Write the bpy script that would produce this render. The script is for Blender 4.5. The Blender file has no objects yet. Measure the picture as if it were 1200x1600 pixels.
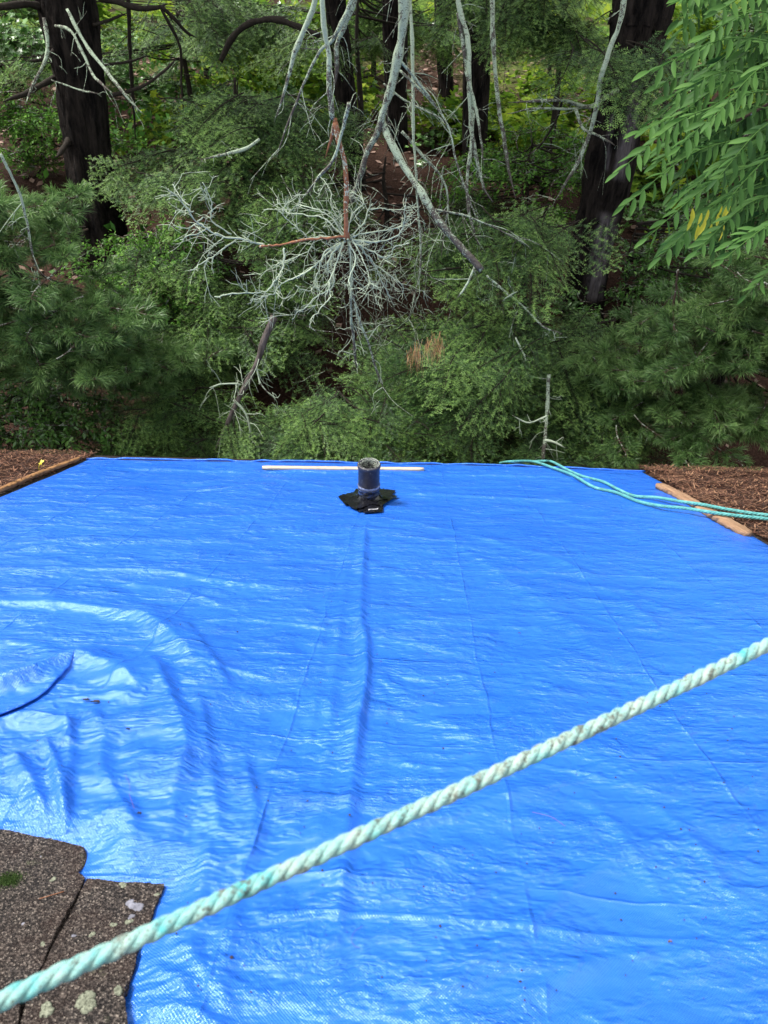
import bpy, bmesh, math, random
import numpy as np
from mathutils import Vector, Matrix

# ------------------------------------------------------------------ camera, world, sun, exposure
SC = bpy.context.scene
COL = SC.collection
CZ = 6.0
FPX = 1130.0
PITCH = math.radians(35.0)
ROLL = math.radians(1.45)
CAM = np.array([0.0, 0.0, CZ])
_F = np.array([0, math.cos(PITCH), -math.sin(PITCH)])
_X = np.array([1.0, 0, 0])
_U = np.array([0, math.sin(PITCH), math.cos(PITCH)])
XR = _X * math.cos(ROLL) + _U * math.sin(ROLL)
UR = -_X * math.sin(ROLL) + _U * math.cos(ROLL)
cam_d = bpy.data.cameras.new('camera')
cam = bpy.data.objects.new('camera', cam_d)
COL.objects.link(cam)
M = Matrix(((XR[0], UR[0], -_F[0], 0), (XR[1], UR[1], -_F[1], 0), (XR[2], UR[2], -_F[2], CZ), (0, 0, 0, 1)))
cam.matrix_world = M
cam_d.sensor_fit = 'VERTICAL'
cam_d.sensor_height = 36.0
cam_d.lens = FPX / 1600.0 * 36.0
cam_d.clip_end = 500
cam_d.clip_start = 0.02
cam_d.dof.use_dof = True
cam_d.dof.focus_distance = 3.2
cam_d.dof.aperture_fstop = 8.5
SC.camera = cam

W = bpy.data.worlds.new('World')
SC.world = W
W.use_nodes = True
nt = W.node_tree
nt.nodes.clear()
out = nt.nodes.new('ShaderNodeOutputWorld')
bg = nt.nodes.new('ShaderNodeBackground')
sky = nt.nodes.new('ShaderNodeTexSky')
sky.sky_type = 'NISHITA'
sky.sun_disc = False
SUN_EL, SUN_AZ = math.radians(58), math.radians(-82)     # azimuth clockwise from +Y
sky.sun_elevation = SUN_EL
sky.sun_rotation = SUN_AZ % (2 * math.pi)
sky.air_density = 1.0
sky.dust_density = 3.0
mixw = nt.nodes.new('ShaderNodeMix'); mixw.data_type = 'RGBA'
mixw.inputs[0].default_value = 0.65
mixw.inputs[7].default_value = (7.4, 7.3, 6.9, 1)
nt.links.new(sky.outputs[0], mixw.inputs[6])
nt.links.new(mixw.outputs[2], bg.inputs[0])
bg.inputs[1].default_value = 0.15
nt.links.new(bg.outputs[0], out.inputs[0])

sd = bpy.data.lights.new('sun', 'SUN')
sd.energy = 4.0
sd.angle = math.radians(16)
sd.color = (1.0, 0.97, 0.92)
sun = bpy.data.objects.new('sun', sd)
COL.objects.link(sun)
_sv = Vector((math.sin(SUN_AZ) * math.cos(SUN_EL), math.cos(SUN_AZ) * math.cos(SUN_EL), math.sin(SUN_EL)))
sun.rotation_euler = _sv.to_track_quat('Z', 'Y').to_euler()

SC.view_settings.view_transform = 'Standard'
SC.view_settings.look = 'None'
SC.view_settings.gamma = 1
SC.view_settings.exposure = 0.75
SC.render.engine = 'CYCLES'
SC.cycles.max_bounces = 4
SC.cycles.transparent_max_bounces = 4

# ------------------------------------------------------------------ geometry of the place
SLOPE = math.radians(20.85)
HC = 0.90                                                   # camera's distance off the roof plane
NR = np.array([0, math.sin(SLOPE), math.cos(SLOPE)])        # roof normal
TR = np.array([0, math.cos(SLOPE), -math.sin(SLOPE)])       # down the slope
FOOT = CAM - HC * NR


def ray(px, py):
    return _F + (px - 600) / FPX * XR - (py - 800) / FPX * UR


def at(px, py, Y):
    d = ray(px, py)
    return CAM + d * (Y / d[1])


def us(px, py):
    """picture point -> (u, s) on the roof plane"""
    d = ray(px, py)
    t = HC / -(d @ NR)
    p = CAM + d * t - FOOT
    return np.array([p[0], p @ TR])


def roofp(u, s, h=0.0):
    u = np.asarray(u, float); s = np.asarray(s, float); h = np.asarray(h, float)
    return FOOT + u[..., None] * _X + s[..., None] * TR + h[..., None] * NR


def rp(px, py, h=0.0):
    u, s = us(px, py)
    return roofp(u, s, h)


RNG = np.random.default_rng(7)


def vnoise2(x, y, seed, nx=256):
    """smooth value noise, periodic table"""
    r = np.random.default_rng(seed).random((nx, nx)) * 2 - 1
    xi = np.floor(x).astype(int); yi = np.floor(y).astype(int)
    fx = x - xi; fy = y - yi
    fx = fx * fx * fx * (fx * (fx * 6 - 15) + 10); fy = fy * fy * fy * (fy * (fy * 6 - 15) + 10)
    a = r[xi % nx, yi % nx]; b = r[(xi + 1) % nx, yi % nx]
    c = r[xi % nx, (yi + 1) % nx]; d = r[(xi + 1) % nx, (yi + 1) % nx]
    return (a * (1 - fx) + b * fx) * (1 - fy) + (c * (1 - fx) + d * fx) * fy


def fbm2(x, y, seed, o=4):
    t = 0; a = 1
    for k in range(o):
        t = t + a * vnoise2(x * 2 ** k + 13.7 * k, y * 2 ** k + 5.1 * k, seed + k); a *= 0.5
    return t


# ------------------------------------------------------------------ object helpers
def tag(o, label=None, cat=None, group=None, kind=None):
    if label: o['label'] = label
    if cat: o['category'] = cat
    if group: o['group'] = group
    if kind: o['kind'] = kind
    return o


def thing(name, loc, label, cat, group=None):
    o = bpy.data.objects.new(name, None)
    COL.objects.link(o)
    o.location = Vector(loc)
    o.empty_display_size = 0.1
    return tag(o, label, cat, group)


def wloc(o):
    v = Vector((0, 0, 0))
    while o is not None:
        v = v + o.location
        o = o.parent
    return np.array(v)


def mesh_np(name, V, F, mats, attrs=None, smooth=False, midx=None):
    V = np.asarray(V, float); F = np.asarray(F, np.int32)
    me = bpy.data.meshes.new(name)
    n, k = F.shape
    me.vertices.add(len(V)); me.vertices.foreach_set('co', V.astype(np.float32).ravel())
    me.loops.add(n * k); me.loops.foreach_set('vertex_index', F.ravel())
    me.polygons.add(n); me.polygons.foreach_set('loop_start', np.arange(0, n * k, k, dtype=np.int32))
    if not isinstance(mats, (list, tuple)): mats = [mats]
    for m in mats: me.materials.append(m)
    if midx is not None: me.polygons.foreach_set('material_index', np.asarray(midx, np.int32))
    if attrs:
        for an, av in attrs.items():
            a = me.attributes.new(an, 'FLOAT', 'POINT'); a.data.foreach_set('value', np.asarray(av, np.float32))
    me.update(calc_edges=True)
    me.validate()
    if smooth: me.polygons.foreach_set('use_smooth', np.ones(len(me.polygons), bool))
    return me


def obj(name, me, parent=None, **kw):
    o = bpy.data.objects.new(name, me)
    COL.objects.link(o)
    if parent is not None: o.parent = parent
    tag(o, **kw)
    return o


def part(name, V, F, mats, parent=None, attrs=None, smooth=False, midx=None, **kw):
    """V in world space; vertices become local to the parent"""
    V = np.asarray(V, float)
    if parent is not None: V = V - wloc(parent)
    return obj(name, mesh_np(name, V, F, mats, attrs, smooth, midx), parent, **kw)


class Acc:
    """collects triangles (with a tint per vertex)"""
    def __init__(s): s.V = []; s.F = []; s.A = []; s.M = []; s.n = 0

    def add(s, V, F, a=0.0, m=0):
        V = np.asarray(V, float); F = np.asarray(F, int)
        if F.shape[1] == 4: F = np.concatenate([F[:, [0, 1, 2]], F[:, [0, 2, 3]]])
        s.V.append(V); s.F.append(F + s.n); s.A.append(np.broadcast_to(np.asarray(a, float), (len(V),)))
        s.M.append(np.full(len(F), m)); s.n += len(V)

    def get(s):
        return np.concatenate(s.V), np.concatenate(s.F), np.concatenate(s.A), np.concatenate(s.M)

    def mesh(s, name, mats, smooth=False):
        V, F, A, Mi = s.get()
        return mesh_np(name, V, F, mats, {'tint': A}, smooth, Mi)

    def part(s, name, mats, parent=None, smooth=False, **kw):
        V, F, A, Mi = s.get()
        return part(name, V, F, mats, parent, {'tint': A}, smooth, Mi, **kw)


def catmull(P, n):
    P = np.asarray(P, float)
    if len(P) < 3:
        t = np.linspace(0, 1, n)[:, None]
        return P[0] * (1 - t) + P[-1] * t
    Q = np.vstack([2 * P[0] - P[1], P, 2 * P[-1] - P[-2]])
    seg = len(P) - 1
    ts = np.linspace(0, seg - 1e-6, n)
    i = ts.astype(int); t = (ts - i)[:, None]
    p0, p1, p2, p3 = Q[i], Q[i + 1], Q[i + 2], Q[i + 3]
    return 0.5 * ((2 * p1) + (-p0 + p2) * t + (2 * p0 - 5 * p1 + 4 * p2 - p3) * t ** 2 + (-p0 + 3 * p1 - 3 * p2 + p3) * t ** 3)


def frames(P):
    T = np.gradient(P, axis=0); T /= np.linalg.norm(T, axis=1)[:, None] + 1e-12
    ref = np.array([0.31, 0.2, 0.93]) if abs(T[0] @ np.array([0.31, 0.2, 0.93])) < 0.9 else np.array([1.0, 0, 0])
    N = np.zeros_like(P)
    n = ref - T[0] * (ref @ T[0]); n /= np.linalg.norm(n)
    for i in range(len(P)):
        n = n - T[i] * (n @ T[i]); n /= np.linalg.norm(n) + 1e-12
        N[i] = n
    B = np.cross(T, N)
    return T, N, B


def tube(P, R, sides=6, cap=True):
    P = np.asarray(P, float); R = np.broadcast_to(np.asarray(R, float), (len(P),))
    T, N, B = frames(P)
    a = np.linspace(0, 2 * np.pi, sides, endpoint=False)
    ring = np.cos(a)[None, :, None] * N[:, None, :] + np.sin(a)[None, :, None] * B[:, None, :]
    V = (P[:, None, :] + ring * R[:, None, None]).reshape(-1, 3)
    i = np.arange(len(P) - 1)[:, None] * sides; j = np.arange(sides)[None, :]; k = (j + 1) % sides
    F = np.stack([i + j, i + k, i + sides + k, i + sides + j], -1).reshape(-1, 4)
    if cap:
        n = len(V)
        V = np.vstack([V, P[0], P[-1]])
        jj = np.arange(sides); kk = (jj + 1) % sides
        c0 = np.stack([np.full(sides, n), kk, jj, np.full(sides, n)], -1)
        b = (len(P) - 1) * sides
        c1 = np.stack([np.full(sides, n + 1), b + jj, b + kk, np.full(sides, n + 1)], -1)
        F3 = np.concatenate([F[:, [0, 1, 2]], F[:, [0, 2, 3]], c0[:, :3], c1[:, :3]])
        return V, F3
    return V, F


# ------------------------------------------------------------------ materials
class NT:
    def __init__(s, name):
        s.m = bpy.data.materials.new(name); s.m.use_nodes = True
        s.t = s.m.node_tree; s.b = s.t.nodes['Principled BSDF']; s.o = s.t.nodes['Material Output']

    def n(s, ty, **kw):
        x = s.t.nodes.new(ty)
        for k, v in kw.items():
            if isinstance(k, str) and hasattr(x, k): setattr(x, k, v)
        return x

    def l(s, a, b): s.t.links.new(a, b)

    def coord(s, scale=(1, 1, 1), kind='Object', rot=(0, 0, 0)):
        tc = s.n('ShaderNodeTexCoord'); mp = s.n('ShaderNodeMapping')
        mp.inputs['Scale'].default_value = scale; mp.inputs['Rotation'].default_value = rot
        s.l(tc.outputs[kind], mp.inputs[0]); return mp.outputs[0]

    def noise(s, vec, sc, det=4, rough=0.6, dist=0.0):
        x = s.n('ShaderNodeTexNoise'); x.inputs['Scale'].default_value = sc; x.inputs['Detail'].default_value = det
        x.inputs['Roughness'].default_value = rough; x.inputs['Distortion'].default_value = dist
        if vec is not None: s.l(vec, x.inputs['Vector'])
        return x.outputs['Fac']

    def voro(s, vec, sc, feat='F1'):
        x = s.n('ShaderNodeTexVoronoi'); x.feature = feat; x.inputs['Scale'].default_value = sc
        if vec is not None: s.l(vec, x.inputs['Vector'])
        return x

    def ramp(s, f, stops, interp='LINEAR'):
        r = s.n('ShaderNodeValToRGB'); r.color_ramp.interpolation = interp
        e = r.color_ramp.elements
        while len(e) < len(stops): e.new(0.5)
        for q, (p, c) in zip(e, stops):
            q.position = p; q.color = (*c, 1) if len(c) == 3 else c
        s.l(f, r.inputs[0]); return r.outputs[0]

    def mix(s, f, a, b, mode='MIX'):
        x = s.n('ShaderNodeMix'); x.data_type = 'RGBA'; x.blend_type = mode
        for i, v in ((0, f), (6, a), (7, b)):
            if isinstance(v, (int, float)): x.inputs[i].default_value = v
            elif isinstance(v, tuple): x.inputs[i].default_value = (*v, 1)
            else: s.l(v, x.inputs[i])
        return x.outputs[2]

    def math(s, op, a, b=None):
        x = s.n('ShaderNodeMath'); x.operation = op
        for i, v in ((0, a), (1, b)):
            if v is None: continue
            if isinstance(v, (int, float)): x.inputs[i].default_value = v
            else: s.l(v, x.inputs[i])
        return x.outputs[0]

    def bump(s, h, st=0.5, dist=0.01, prev=None):
        x = s.n('ShaderNodeBump'); x.inputs['Strength'].default_value = st; x.inputs['Distance'].default_value = dist
        s.l(h, x.inputs['Height'])
        if prev is not None: s.l(prev, x.inputs['Normal'])
        return x.outputs[0]

    def attr(s, name):
        x = s.n('ShaderNodeAttribute'); x.attribute_name = name; return x.outputs['Fac']

    def objrand(s):
        return s.n('ShaderNodeObjectInfo').outputs['Random']

    def set(s, color=None, rough=None, spec=None, normal=None, **kw):
        b = s.b
        for key, v in (('Base Color', color), ('Roughness', rough), ('Specular IOR Level', spec), ('Normal', normal)):
            if v is None: continue
            if isinstance(v, (int, float)): b.inputs[key].default_value = v
            elif isinstance(v, tuple): b.inputs[key].default_value = (*v, 1)
            else: s.l(v, b.inputs[key])
        return s.m


def leaf_mat(name, c0, c1, c2, rough=0.5, trans=0.25, noise=2.0, spec=0.4, var=.35):
    """c0 old leaf, c1 mid, c2 young tip (hemlock adds painted highlight and dark); tint attribute + per-branch random"""
    k = NT(name)
    t = k.attr('tint')
    r = k.objrand()
    f = k.math('ADD', t, k.math('MULTIPLY', k.math('SUBTRACT', r, 0.5), var))
    col = k.ramp(f, [(0.0, c0), (0.5, c1), (1.0, c2)])
    k.set(color=col, rough=rough, spec=spec)
    if trans:
        tr = k.n('ShaderNodeBsdfTranslucent'); mx = k.n('ShaderNodeMixShader'); mx.inputs[0].default_value = trans
        k.l(col, tr.inputs[0]); k.l(k.b.outputs[0], mx.inputs[1]); k.l(tr.outputs[0], mx.inputs[2])
        k.l(mx.outputs[0], k.o.inputs[0])
    return k.m


M_HEM = leaf_mat('hemlock_needles', (0.020, 0.056, 0.020), (0.070, 0.160, 0.042), (0.25, 0.42, 0.105), 0.45, 0.3, var=.6)  # young tips' own colour, with spray highlights and dark gaps painted in
M_PINE = leaf_mat('pine_needles', (0.035, 0.080, 0.024), (0.095, 0.190, 0.055), (0.22, 0.36, 0.11), 0.42, 0.3, var=.55)
M_BROAD = leaf_mat('glossy_leaves', (0.030, 0.085, 0.018), (0.075, 0.185, 0.038), (0.16, 0.31, 0.065), 0.30, 0.2, spec=0.55)
M_FERN = leaf_mat('ground_leaves', (0.03, 0.10, 0.016), (0.08, 0.21, 0.03), (0.18, 0.36, 0.05), 0.55, 0.3, spec=.2)
M_MAPLE = leaf_mat('maple_leaves', (0.05, 0.13, 0.015), (0.16, 0.30, 0.03), (0.38, 0.48, 0.05), 0.6, 0.40, spec=.15)
M_WALN = leaf_mat('walnut_leaves', (0.022, 0.070, 0.015), (0.060, 0.150, 0.030), (0.13, 0.26, 0.055), 0.6, 0.35, spec=0.18)
M_YEL = leaf_mat('yellow_leaves', (0.55, 0.50, 0.03), (0.65, 0.58, 0.04), (0.75, 0.68, 0.10), 0.5, 0.25)
M_BRN = leaf_mat('dead_needles', (0.42, 0.18, 0.08), (0.60, 0.32, 0.14), (0.75, 0.60, 0.28), 0.7, 0.2)


def bark_mat(name, c0, c1, lich, amount, sc=18, lsc=9, stretch=1.0, bumpd=0.01):
    k = NT(name)
    v = k.coord((1, 1, stretch))
    n1 = k.noise(v, sc, 6, 0.7)
    base = k.ramp(n1, [(0.3, c0), (0.7, c1)])
    v2 = k.coord((1, 1, 1))
    n2 = k.noise(v2, lsc, 5, 0.65)
    n3 = k.noise(v2, lsc * 6, 3, 0.6)
    s = k.math('ADD', k.math('MULTIPLY', n2, 0.55), k.math('MULTIPLY', n3, 0.45))
    if amount > 0:
        a = k.attr('tint')
        s2 = k.math('ADD', s, k.math('MULTIPLY', a, 0.10))
        th = 0.62 - amount * 0.3
        msk = k.ramp(s2, [(th - 0.02, (0, 0, 0)), (th + 0.03, (1, 1, 1))])
        lc = k.ramp(n3, [(0.35, tuple(0.72 * x for x in lich)), (0.65, lich)])
        base = k.mix(msk, base, lc)
    nb = k.bump(s, 0.8, bumpd, k.bump(n1, 0.8, bumpd))
    return k.set(color=base, rough=0.9, spec=0.15, normal=nb)


def trunk_mat():
    k = NT('dark_furrowed_bark')
    v = k.coord((1, 1, .22)); n1 = k.noise(v, 16, 6, 0.7); n2 = k.noise(k.coord(), 30, 4, .7)
    base = k.ramp(n1, [(0.40, (0.004, 0.0035, 0.0035)), (0.68, (0.030, 0.024, 0.021))])
    g = k.ramp(k.noise(k.coord((1, 1, .06)), 40, 5, .7), [(.3, (.05, .045, .05)), (.7, (.17, .15, .155))])
    m = k.math('MULTIPLY', k.attr('tint'), k.ramp(n1, [(.32, (0, 0, 0)), (.5, (1, 1, 1))]))
    col = k.mix(m, base, g)
    return k.set(color=col, rough=.95, spec=.08, normal=k.bump(n1, 1.0, .04, k.bump(n2, .6, .01)))


M_TRUNK = trunk_mat()
M_BARK = bark_mat('dark_pine_bark', (0.005, 0.004, 0.004), (0.017, 0.014, 0.013), (0.2, 0.22, 0.18), 0.0, 14, stretch=0.25, bumpd=0.02)
M_WOUND = bark_mat('weathered_grey_wood', (0.035, 0.028, 0.026), (0.16, 0.135, 0.125), (0.2, 0.2, 0.2), 0.0, 30, stretch=0.08)
M_TWIG = bark_mat('brown_twig', (0.03, 0.02, 0.016), (0.08, 0.055, 0.04), (0.3, 0.34, 0.28), 0.12, 30)
M_DARKTWIG = bark_mat('dark_twig', (0.012, 0.010, 0.008), (0.035, 0.028, 0.022), (0.3, 0.34, 0.28), 0.0, 30)
M_LICH = bark_mat('lichen_covered_bark', (0.045, 0.038, 0.035), (0.13, 0.115, 0.10), (0.40, 0.49, 0.36), 0.36, 40, 22, bumpd=0.004)
M_LICHW = bark_mat('white_lichen_twig', (0.10, 0.09, 0.08), (0.22, 0.20, 0.17), (0.45, 0.53, 0.40), 0.66, 60, 30, bumpd=0.002)
M_REDB = bark_mat('peeled_reddish_bark', (0.16, 0.065, 0.035), (0.32, 0.15, 0.085), (0.45, 0.52, 0.42), 0.10, 30, 12, bumpd=0.003)


def ground_mat():
    k = NT('forest_floor')
    v = k.coord()
    n1 = k.noise(v, 3.0, 8, 0.75); n2 = k.noise(v, 40, 4, 0.7); n3 = k.noise(v, 0.35, 3, 0.5)
    soil = k.ramp(n2, [(0.25, (0.012, 0.007, 0.005)), (0.5, (0.038, 0.020, 0.014)), (0.75, (0.095, 0.052, 0.038))])
    grass = k.ramp(n2, [(0.3, (0.05, 0.10, 0.015)), (0.7, (0.17, 0.25, 0.05))])
    sep = k.n('ShaderNodeSeparateXYZ'); k.l(v, sep.inputs[0])
    far = k.n('ShaderNodeMapRange'); k.l(sep.outputs[1], far.inputs[0])
    far.inputs[1].default_value = 15; far.inputs[2].default_value = 22
    f = k.math('MULTIPLY', far.outputs[0], k.ramp(n3, [(0.40, (0, 0, 0)), (0.50, (1, 1, 1))]))
    col = k.mix(f, soil, grass)
    return k.set(color=col, rough=0.95, spec=0.1, normal=k.bump(n1, 0.8, 0.06, k.bump(n2, 0.6, 0.02)))


M_GROUND = ground_mat()


def tarp_mat():
    k = NT('blue_poly_tarp')
    c = k.coord((1, 1, 1), 'UV')
    # crinkles: long across the slope, short down it, on a warped sheet
    wn = k.n('ShaderNodeTexNoise'); wn.inputs['Scale'].default_value = 2.2; wn.inputs['Detail'].default_value = 3; k.l(c, wn.inputs['Vector'])
    wv = k.n('ShaderNodeVectorMath'); wv.operation = 'MULTIPLY_ADD'; k.l(wn.outputs['Color'], wv.inputs[0])
    wv.inputs[1].default_value = (.16, .22, 0); k.l(c, wv.inputs[2])
    def stretched(sx, sy, rot, det, rough, dist):
        mp = k.n('ShaderNodeMapping'); mp.inputs['Scale'].default_value = (sx, sy, 1); mp.inputs['Rotation'].default_value = (0, 0, rot)
        k.l(wv.outputs[0], mp.inputs[0]); return k.noise(mp.outputs[0], 1.0, det, rough, dist)
    def ridge(n, p=1.0):
        return k.math('ABSOLUTE', k.math('SUBTRACT', n, 0.5))
    n1 = stretched(3.2, 9, .25, 2, .5, .4)
    n2 = stretched(11, 26, -.20, 2, .5, .5)
    n3 = stretched(24, 40, .6, 2, .5, .5)
    n4 = stretched(70, 130, .15, 3, .6, .8)
    # straight creases left by folding: cell borders of a squashed Voronoi read as sharp facets
    mpv = k.n('ShaderNodeMapping'); mpv.inputs['Scale'].default_value = (8, 12, 1); mpv.inputs['Rotation'].default_value = (0, 0, .12); k.l(wv.outputs[0], mpv.inputs[0])
    vor = k.voro(mpv.outputs[0], 1.0); vor.inputs['Randomness'].default_value = 1.0
    mpw = k.n('ShaderNodeMapping'); mpw.inputs['Scale'].default_value = (28, 32, 1); mpw.inputs['Rotation'].default_value = (0, 0, -.3); k.l(wv.outputs[0], mpw.inputs[0])
    vor2 = k.voro(mpw.outputs[0], 1.0)
    msk = k.ramp(k.noise(k.coord((2.0, 3.0, 1), 'UV'), 1.0, 4, .6), [(0.38, (.12, .12, .12)), (0.62, (1, 1, 1))])
    msk2 = k.ramp(k.noise(k.coord((3.0, 6.0, 1), 'UV'), 1.3, 4, .6), [(0.42, (.10, .10, .10)), (0.62, (1, 1, 1))])
    sep = k.n('ShaderNodeSeparateXYZ'); k.l(c, sep.inputs[0])
    wx = k.math('SINE', k.math('MULTIPLY', sep.outputs[0], 2 * math.pi / 0.0046))
    wy = k.math('SINE', k.math('MULTIPLY', sep.outputs[1], 2 * math.pi / 0.0046))
    weave = k.math('MULTIPLY', wx, wy)
    b = k.bump(k.math('MULTIPLY', n1, msk), 1.0, 0.010)
    b = k.bump(k.math('MULTIPLY', vor.outputs['Distance'], msk2), 1.0, 0.0125, b)
    b = k.bump(k.math('MULTIPLY', vor2.outputs['Distance'], msk), 1.0, 0.0042, b)
    b = k.bump(k.math('MULTIPLY', ridge(n2), msk2), 1.0, -0.005, b)
    b = k.bump(k.math('MULTIPLY', ridge(n3), msk), 1.0, -0.005, b)
    b = k.bump(k.math('MULTIPLY', n4, msk2), 1.0, 0.0045, b)
    # straight packing creases in both directions
    sp2 = k.n('ShaderNodeSeparateXYZ'); mpc = k.n('ShaderNodeMapping'); mpc.inputs['Rotation'].default_value = (0, 0, .035); k.l(c, mpc.inputs[0]); k.l(mpc.outputs[0], sp2.inputs[0])
    wob = k.noise(k.coord((3, 3, 1), 'UV'), 1.0, 3, .6)
    cre = None
    for ax_, per in ((0, .46), (1, .41)):
        v_ = k.math('ADD', k.math('DIVIDE', sp2.outputs[ax_], per), k.math('MULTIPLY', wob, .10))
        d_ = k.math('ABSOLUTE', k.math('SUBTRACT', k.math('FRACT', v_), .5))
        g_ = k.ramp(d_, [(0.0, (1, 1, 1)), (0.012, (.35, .35, .35)), (.045, (0, 0, 0))])
        cre = g_ if cre is None else k.math('MAXIMUM', cre, g_)
    cm = k.ramp(k.noise(k.coord((2.7, 2.7, 1), 'UV'), 1.3, 3, .6), [(0.40, (.15, .15, .15)), (0.6, (1, 1, 1))])
    b = k.bump(k.math('MULTIPLY', cre, cm), 1.0, 0.0045, b)
    b = k.bump(weave, 0.5, 0.0006, b)
    big = k.noise(k.coord((1.2, 1.2, 1), 'UV'), 1.0, 4, 0.6)
    col = k.ramp(big, [(0.25, (0.010, 0.102, 0.55)), (0.75, (0.020, 0.140, 0.62))])
    scuff = k.noise(k.coord((5, 9, 1), 'UV'), 1.0, 6, 0.7)
    col = k.mix(k.ramp(scuff, [(0.55, (0, 0, 0)), (0.8, (0.35, 0.35, 0.35))]), col, (0.025, 0.18, 0.66))
    rough = k.ramp(scuff, [(0.3, (0.22, 0.22, 0.22)), (0.7, (0.36, 0.36, 0.36))])
    k.set(color=col, rough=rough, spec=0.9, normal=b)
    k.b.inputs['Specular Tint'].default_value = (0.70, 1.0, 1.0, 1)
    return k.m


M_TARP = tarp_mat()


def rope_mat():
    k = NT('aqua_rope_fibre')
    v = k.coord()
    n = k.noise(v, 75, 6, 0.85); n2 = k.noise(v, 300, 3, 0.6); n3 = k.noise(v, 9, 3, 0.6)
    clean = k.ramp(k.noise(v, 28, 4, .7), [(0.38, (0.34, 0.46, 0.41)), (0.55, (0.23, 0.45, 0.43)), (0.68, (0.08, 0.40, 0.42))])
    dirt = k.ramp(n2, [(0.35, (0.07, 0.060, 0.048)), (0.65, (0.24, 0.22, 0.18))])
    s = k.math('ADD', n, k.math('MULTIPLY', k.math('SUBTRACT', n3, 0.5), 0.35))
    col = k.mix(k.ramp(s, [(0.385, (.85, .85, .85)), (0.455, (0, 0, 0))]), clean, dirt)
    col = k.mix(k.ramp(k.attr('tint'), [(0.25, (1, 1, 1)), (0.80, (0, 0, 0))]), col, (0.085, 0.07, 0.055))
    return k.set(color=col, rough=0.85, spec=0.15, normal=k.bump(n2, 1.0, 0.0016, k.bump(n, .6, .003)))


M_ROPE = rope_mat()


def rope2_mat():
    k = NT('teal_rope_fibre')
    v = k.coord()
    n = k.noise(v, 30, 5, 0.75)
    col = k.ramp(n, [(0.32, (0.08, 0.16, 0.15)), (0.5, (0.07, 0.30, 0.30)), (0.7, (0.17, 0.42, 0.40))])
    return k.set(color=col, rough=0.7, spec=0.3, normal=k.bump(k.noise(v, 200, 2), 0.7, 0.001))


M_ROPE2 = rope2_mat()


def wood_mat(name, c0, c1, sc=(5, 110, 110)):
    k = NT(name)
    v = k.coord(sc)
    n = k.noise(v, 1.0, 6, 0.7, 0.5)
    n2 = k.noise(k.coord(), 14, 4, 0.7)
    col = k.mix(k.ramp(n2, [(0.55, (0, 0, 0)), (0.75, (0.6, 0.6, 0.6))]), k.ramp(n, [(0.3, c0), (0.7, c1)]), tuple(0.45 * x for x in c0))
    return k.set(color=col, rough=0.8, spec=0.2, normal=k.bump(n, 0.6, 0.003))


M_WOODL = wood_mat('orange_batten_wood', (0.13, 0.065, 0.028), (0.38, 0.20, 0.085))
M_WOODP = wood_mat('pale_batten_wood', (0.40, 0.32, 0.22), (0.62, 0.52, 0.40))
M_WOODO = wood_mat('old_split_wood', (0.13, 0.065, 0.035), (0.42, 0.27, 0.17))


def shingle_mat():
    k = NT('asphalt_shingle')
    v = k.coord()
    vo = k.voro(v, 420)
    vo2 = k.voro(v, 230)
    gr = k.n('ShaderNodeSeparateColor'); k.l(vo.outputs['Color'], gr.inputs[0])
    col = k.ramp(gr.outputs[0], [(0.0, (0.014, 0.012, 0.012)), (0.36, (0.045, 0.038, 0.035)), (0.66, (0.105, 0.086, 0.076)), (0.92, (0.25, 0.21, 0.18))], 'CONSTANT')
    big = k.noise(v, 9, 5, 0.7)
    col = k.mix(k.ramp(big, [(0.45, (0, 0, 0)), (0.70, (0.35, 0.35, 0.35))]), col, (0.07, 0.038, 0.028))
    mossn = k.noise(v, 16, 5, 0.7)
    col = k.mix(k.ramp(mossn, [(0.62, (0, 0, 0)), (0.70, (0.5, 0.5, 0.5))]), col, (0.16, 0.17, 0.10))
    nb = k.bump(vo.outputs['Distance'], 1.0, 0.004, k.bump(vo2.outputs['Distance'], 0.6, 0.004))
    return k.set(color=col, rough=0.9, spec=0.2, normal=nb)


M_SHING = shingle_mat()


def simple(name, c0, c1, sc=30, rough=0.6, spec=0.4, bd=0.002, bs=0.6):
    k = NT(name)
    n = k.noise(k.coord(), sc, 5, 0.65)
    return k.set(color=k.ramp(n, [(0.3, c0), (0.7, c1)]), rough=rough, spec=spec, normal=k.bump(n, bs, bd))


M_LITTER = leaf_mat('fallen_pine_needles', (0.03, 0.014, 0.010), (0.16, 0.068, 0.040), (0.42, 0.24, 0.14), 0.8, 0.0)
M_LITBED = simple('needle_litter_bed', (0.012, 0.006, 0.005), (0.060, 0.027, 0.018), 60, 0.95, 0.1, 0.02, 1.0)
M_FLEAF = leaf_mat('fallen_leaves', (0.04, 0.02, 0.014), (0.12, 0.065, 0.045), (0.42, 0.28, 0.22), 0.7, 0.1)
M_TAPE = simple('black_repair_tape', (0.004, 0.004, 0.006), (0.010, 0.010, 0.013), 45, 0.16, 0.6, 0.004, 0.6)
M_LET = simple('tape_lettering', (0.6, 0.6, 0.65), (0.7, 0.7, 0.75), 30, 0.5)
M_SIDING = simple('painted_siding', (0.30, 0.29, 0.26), (0.36, 0.35, 0.32), 8, 0.7)
M_LPATCH = simple('pale_crust_lichen', (0.05, 0.055, 0.04), (0.34, 0.36, 0.27), 230, 0.95, 0.1, 0.004, 1.0)
M_LWHITE = simple('grey_white_stain', (0.09, 0.09, 0.11), (0.26, 0.26, 0.31), 120, 0.9, 0.1, 0.002)
M_MOSS = leaf_mat('green_moss', (0.02, 0.05, 0.01), (0.05, 0.10, 0.02), (0.10, 0.16, 0.04), 0.8, 0.1)
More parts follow.
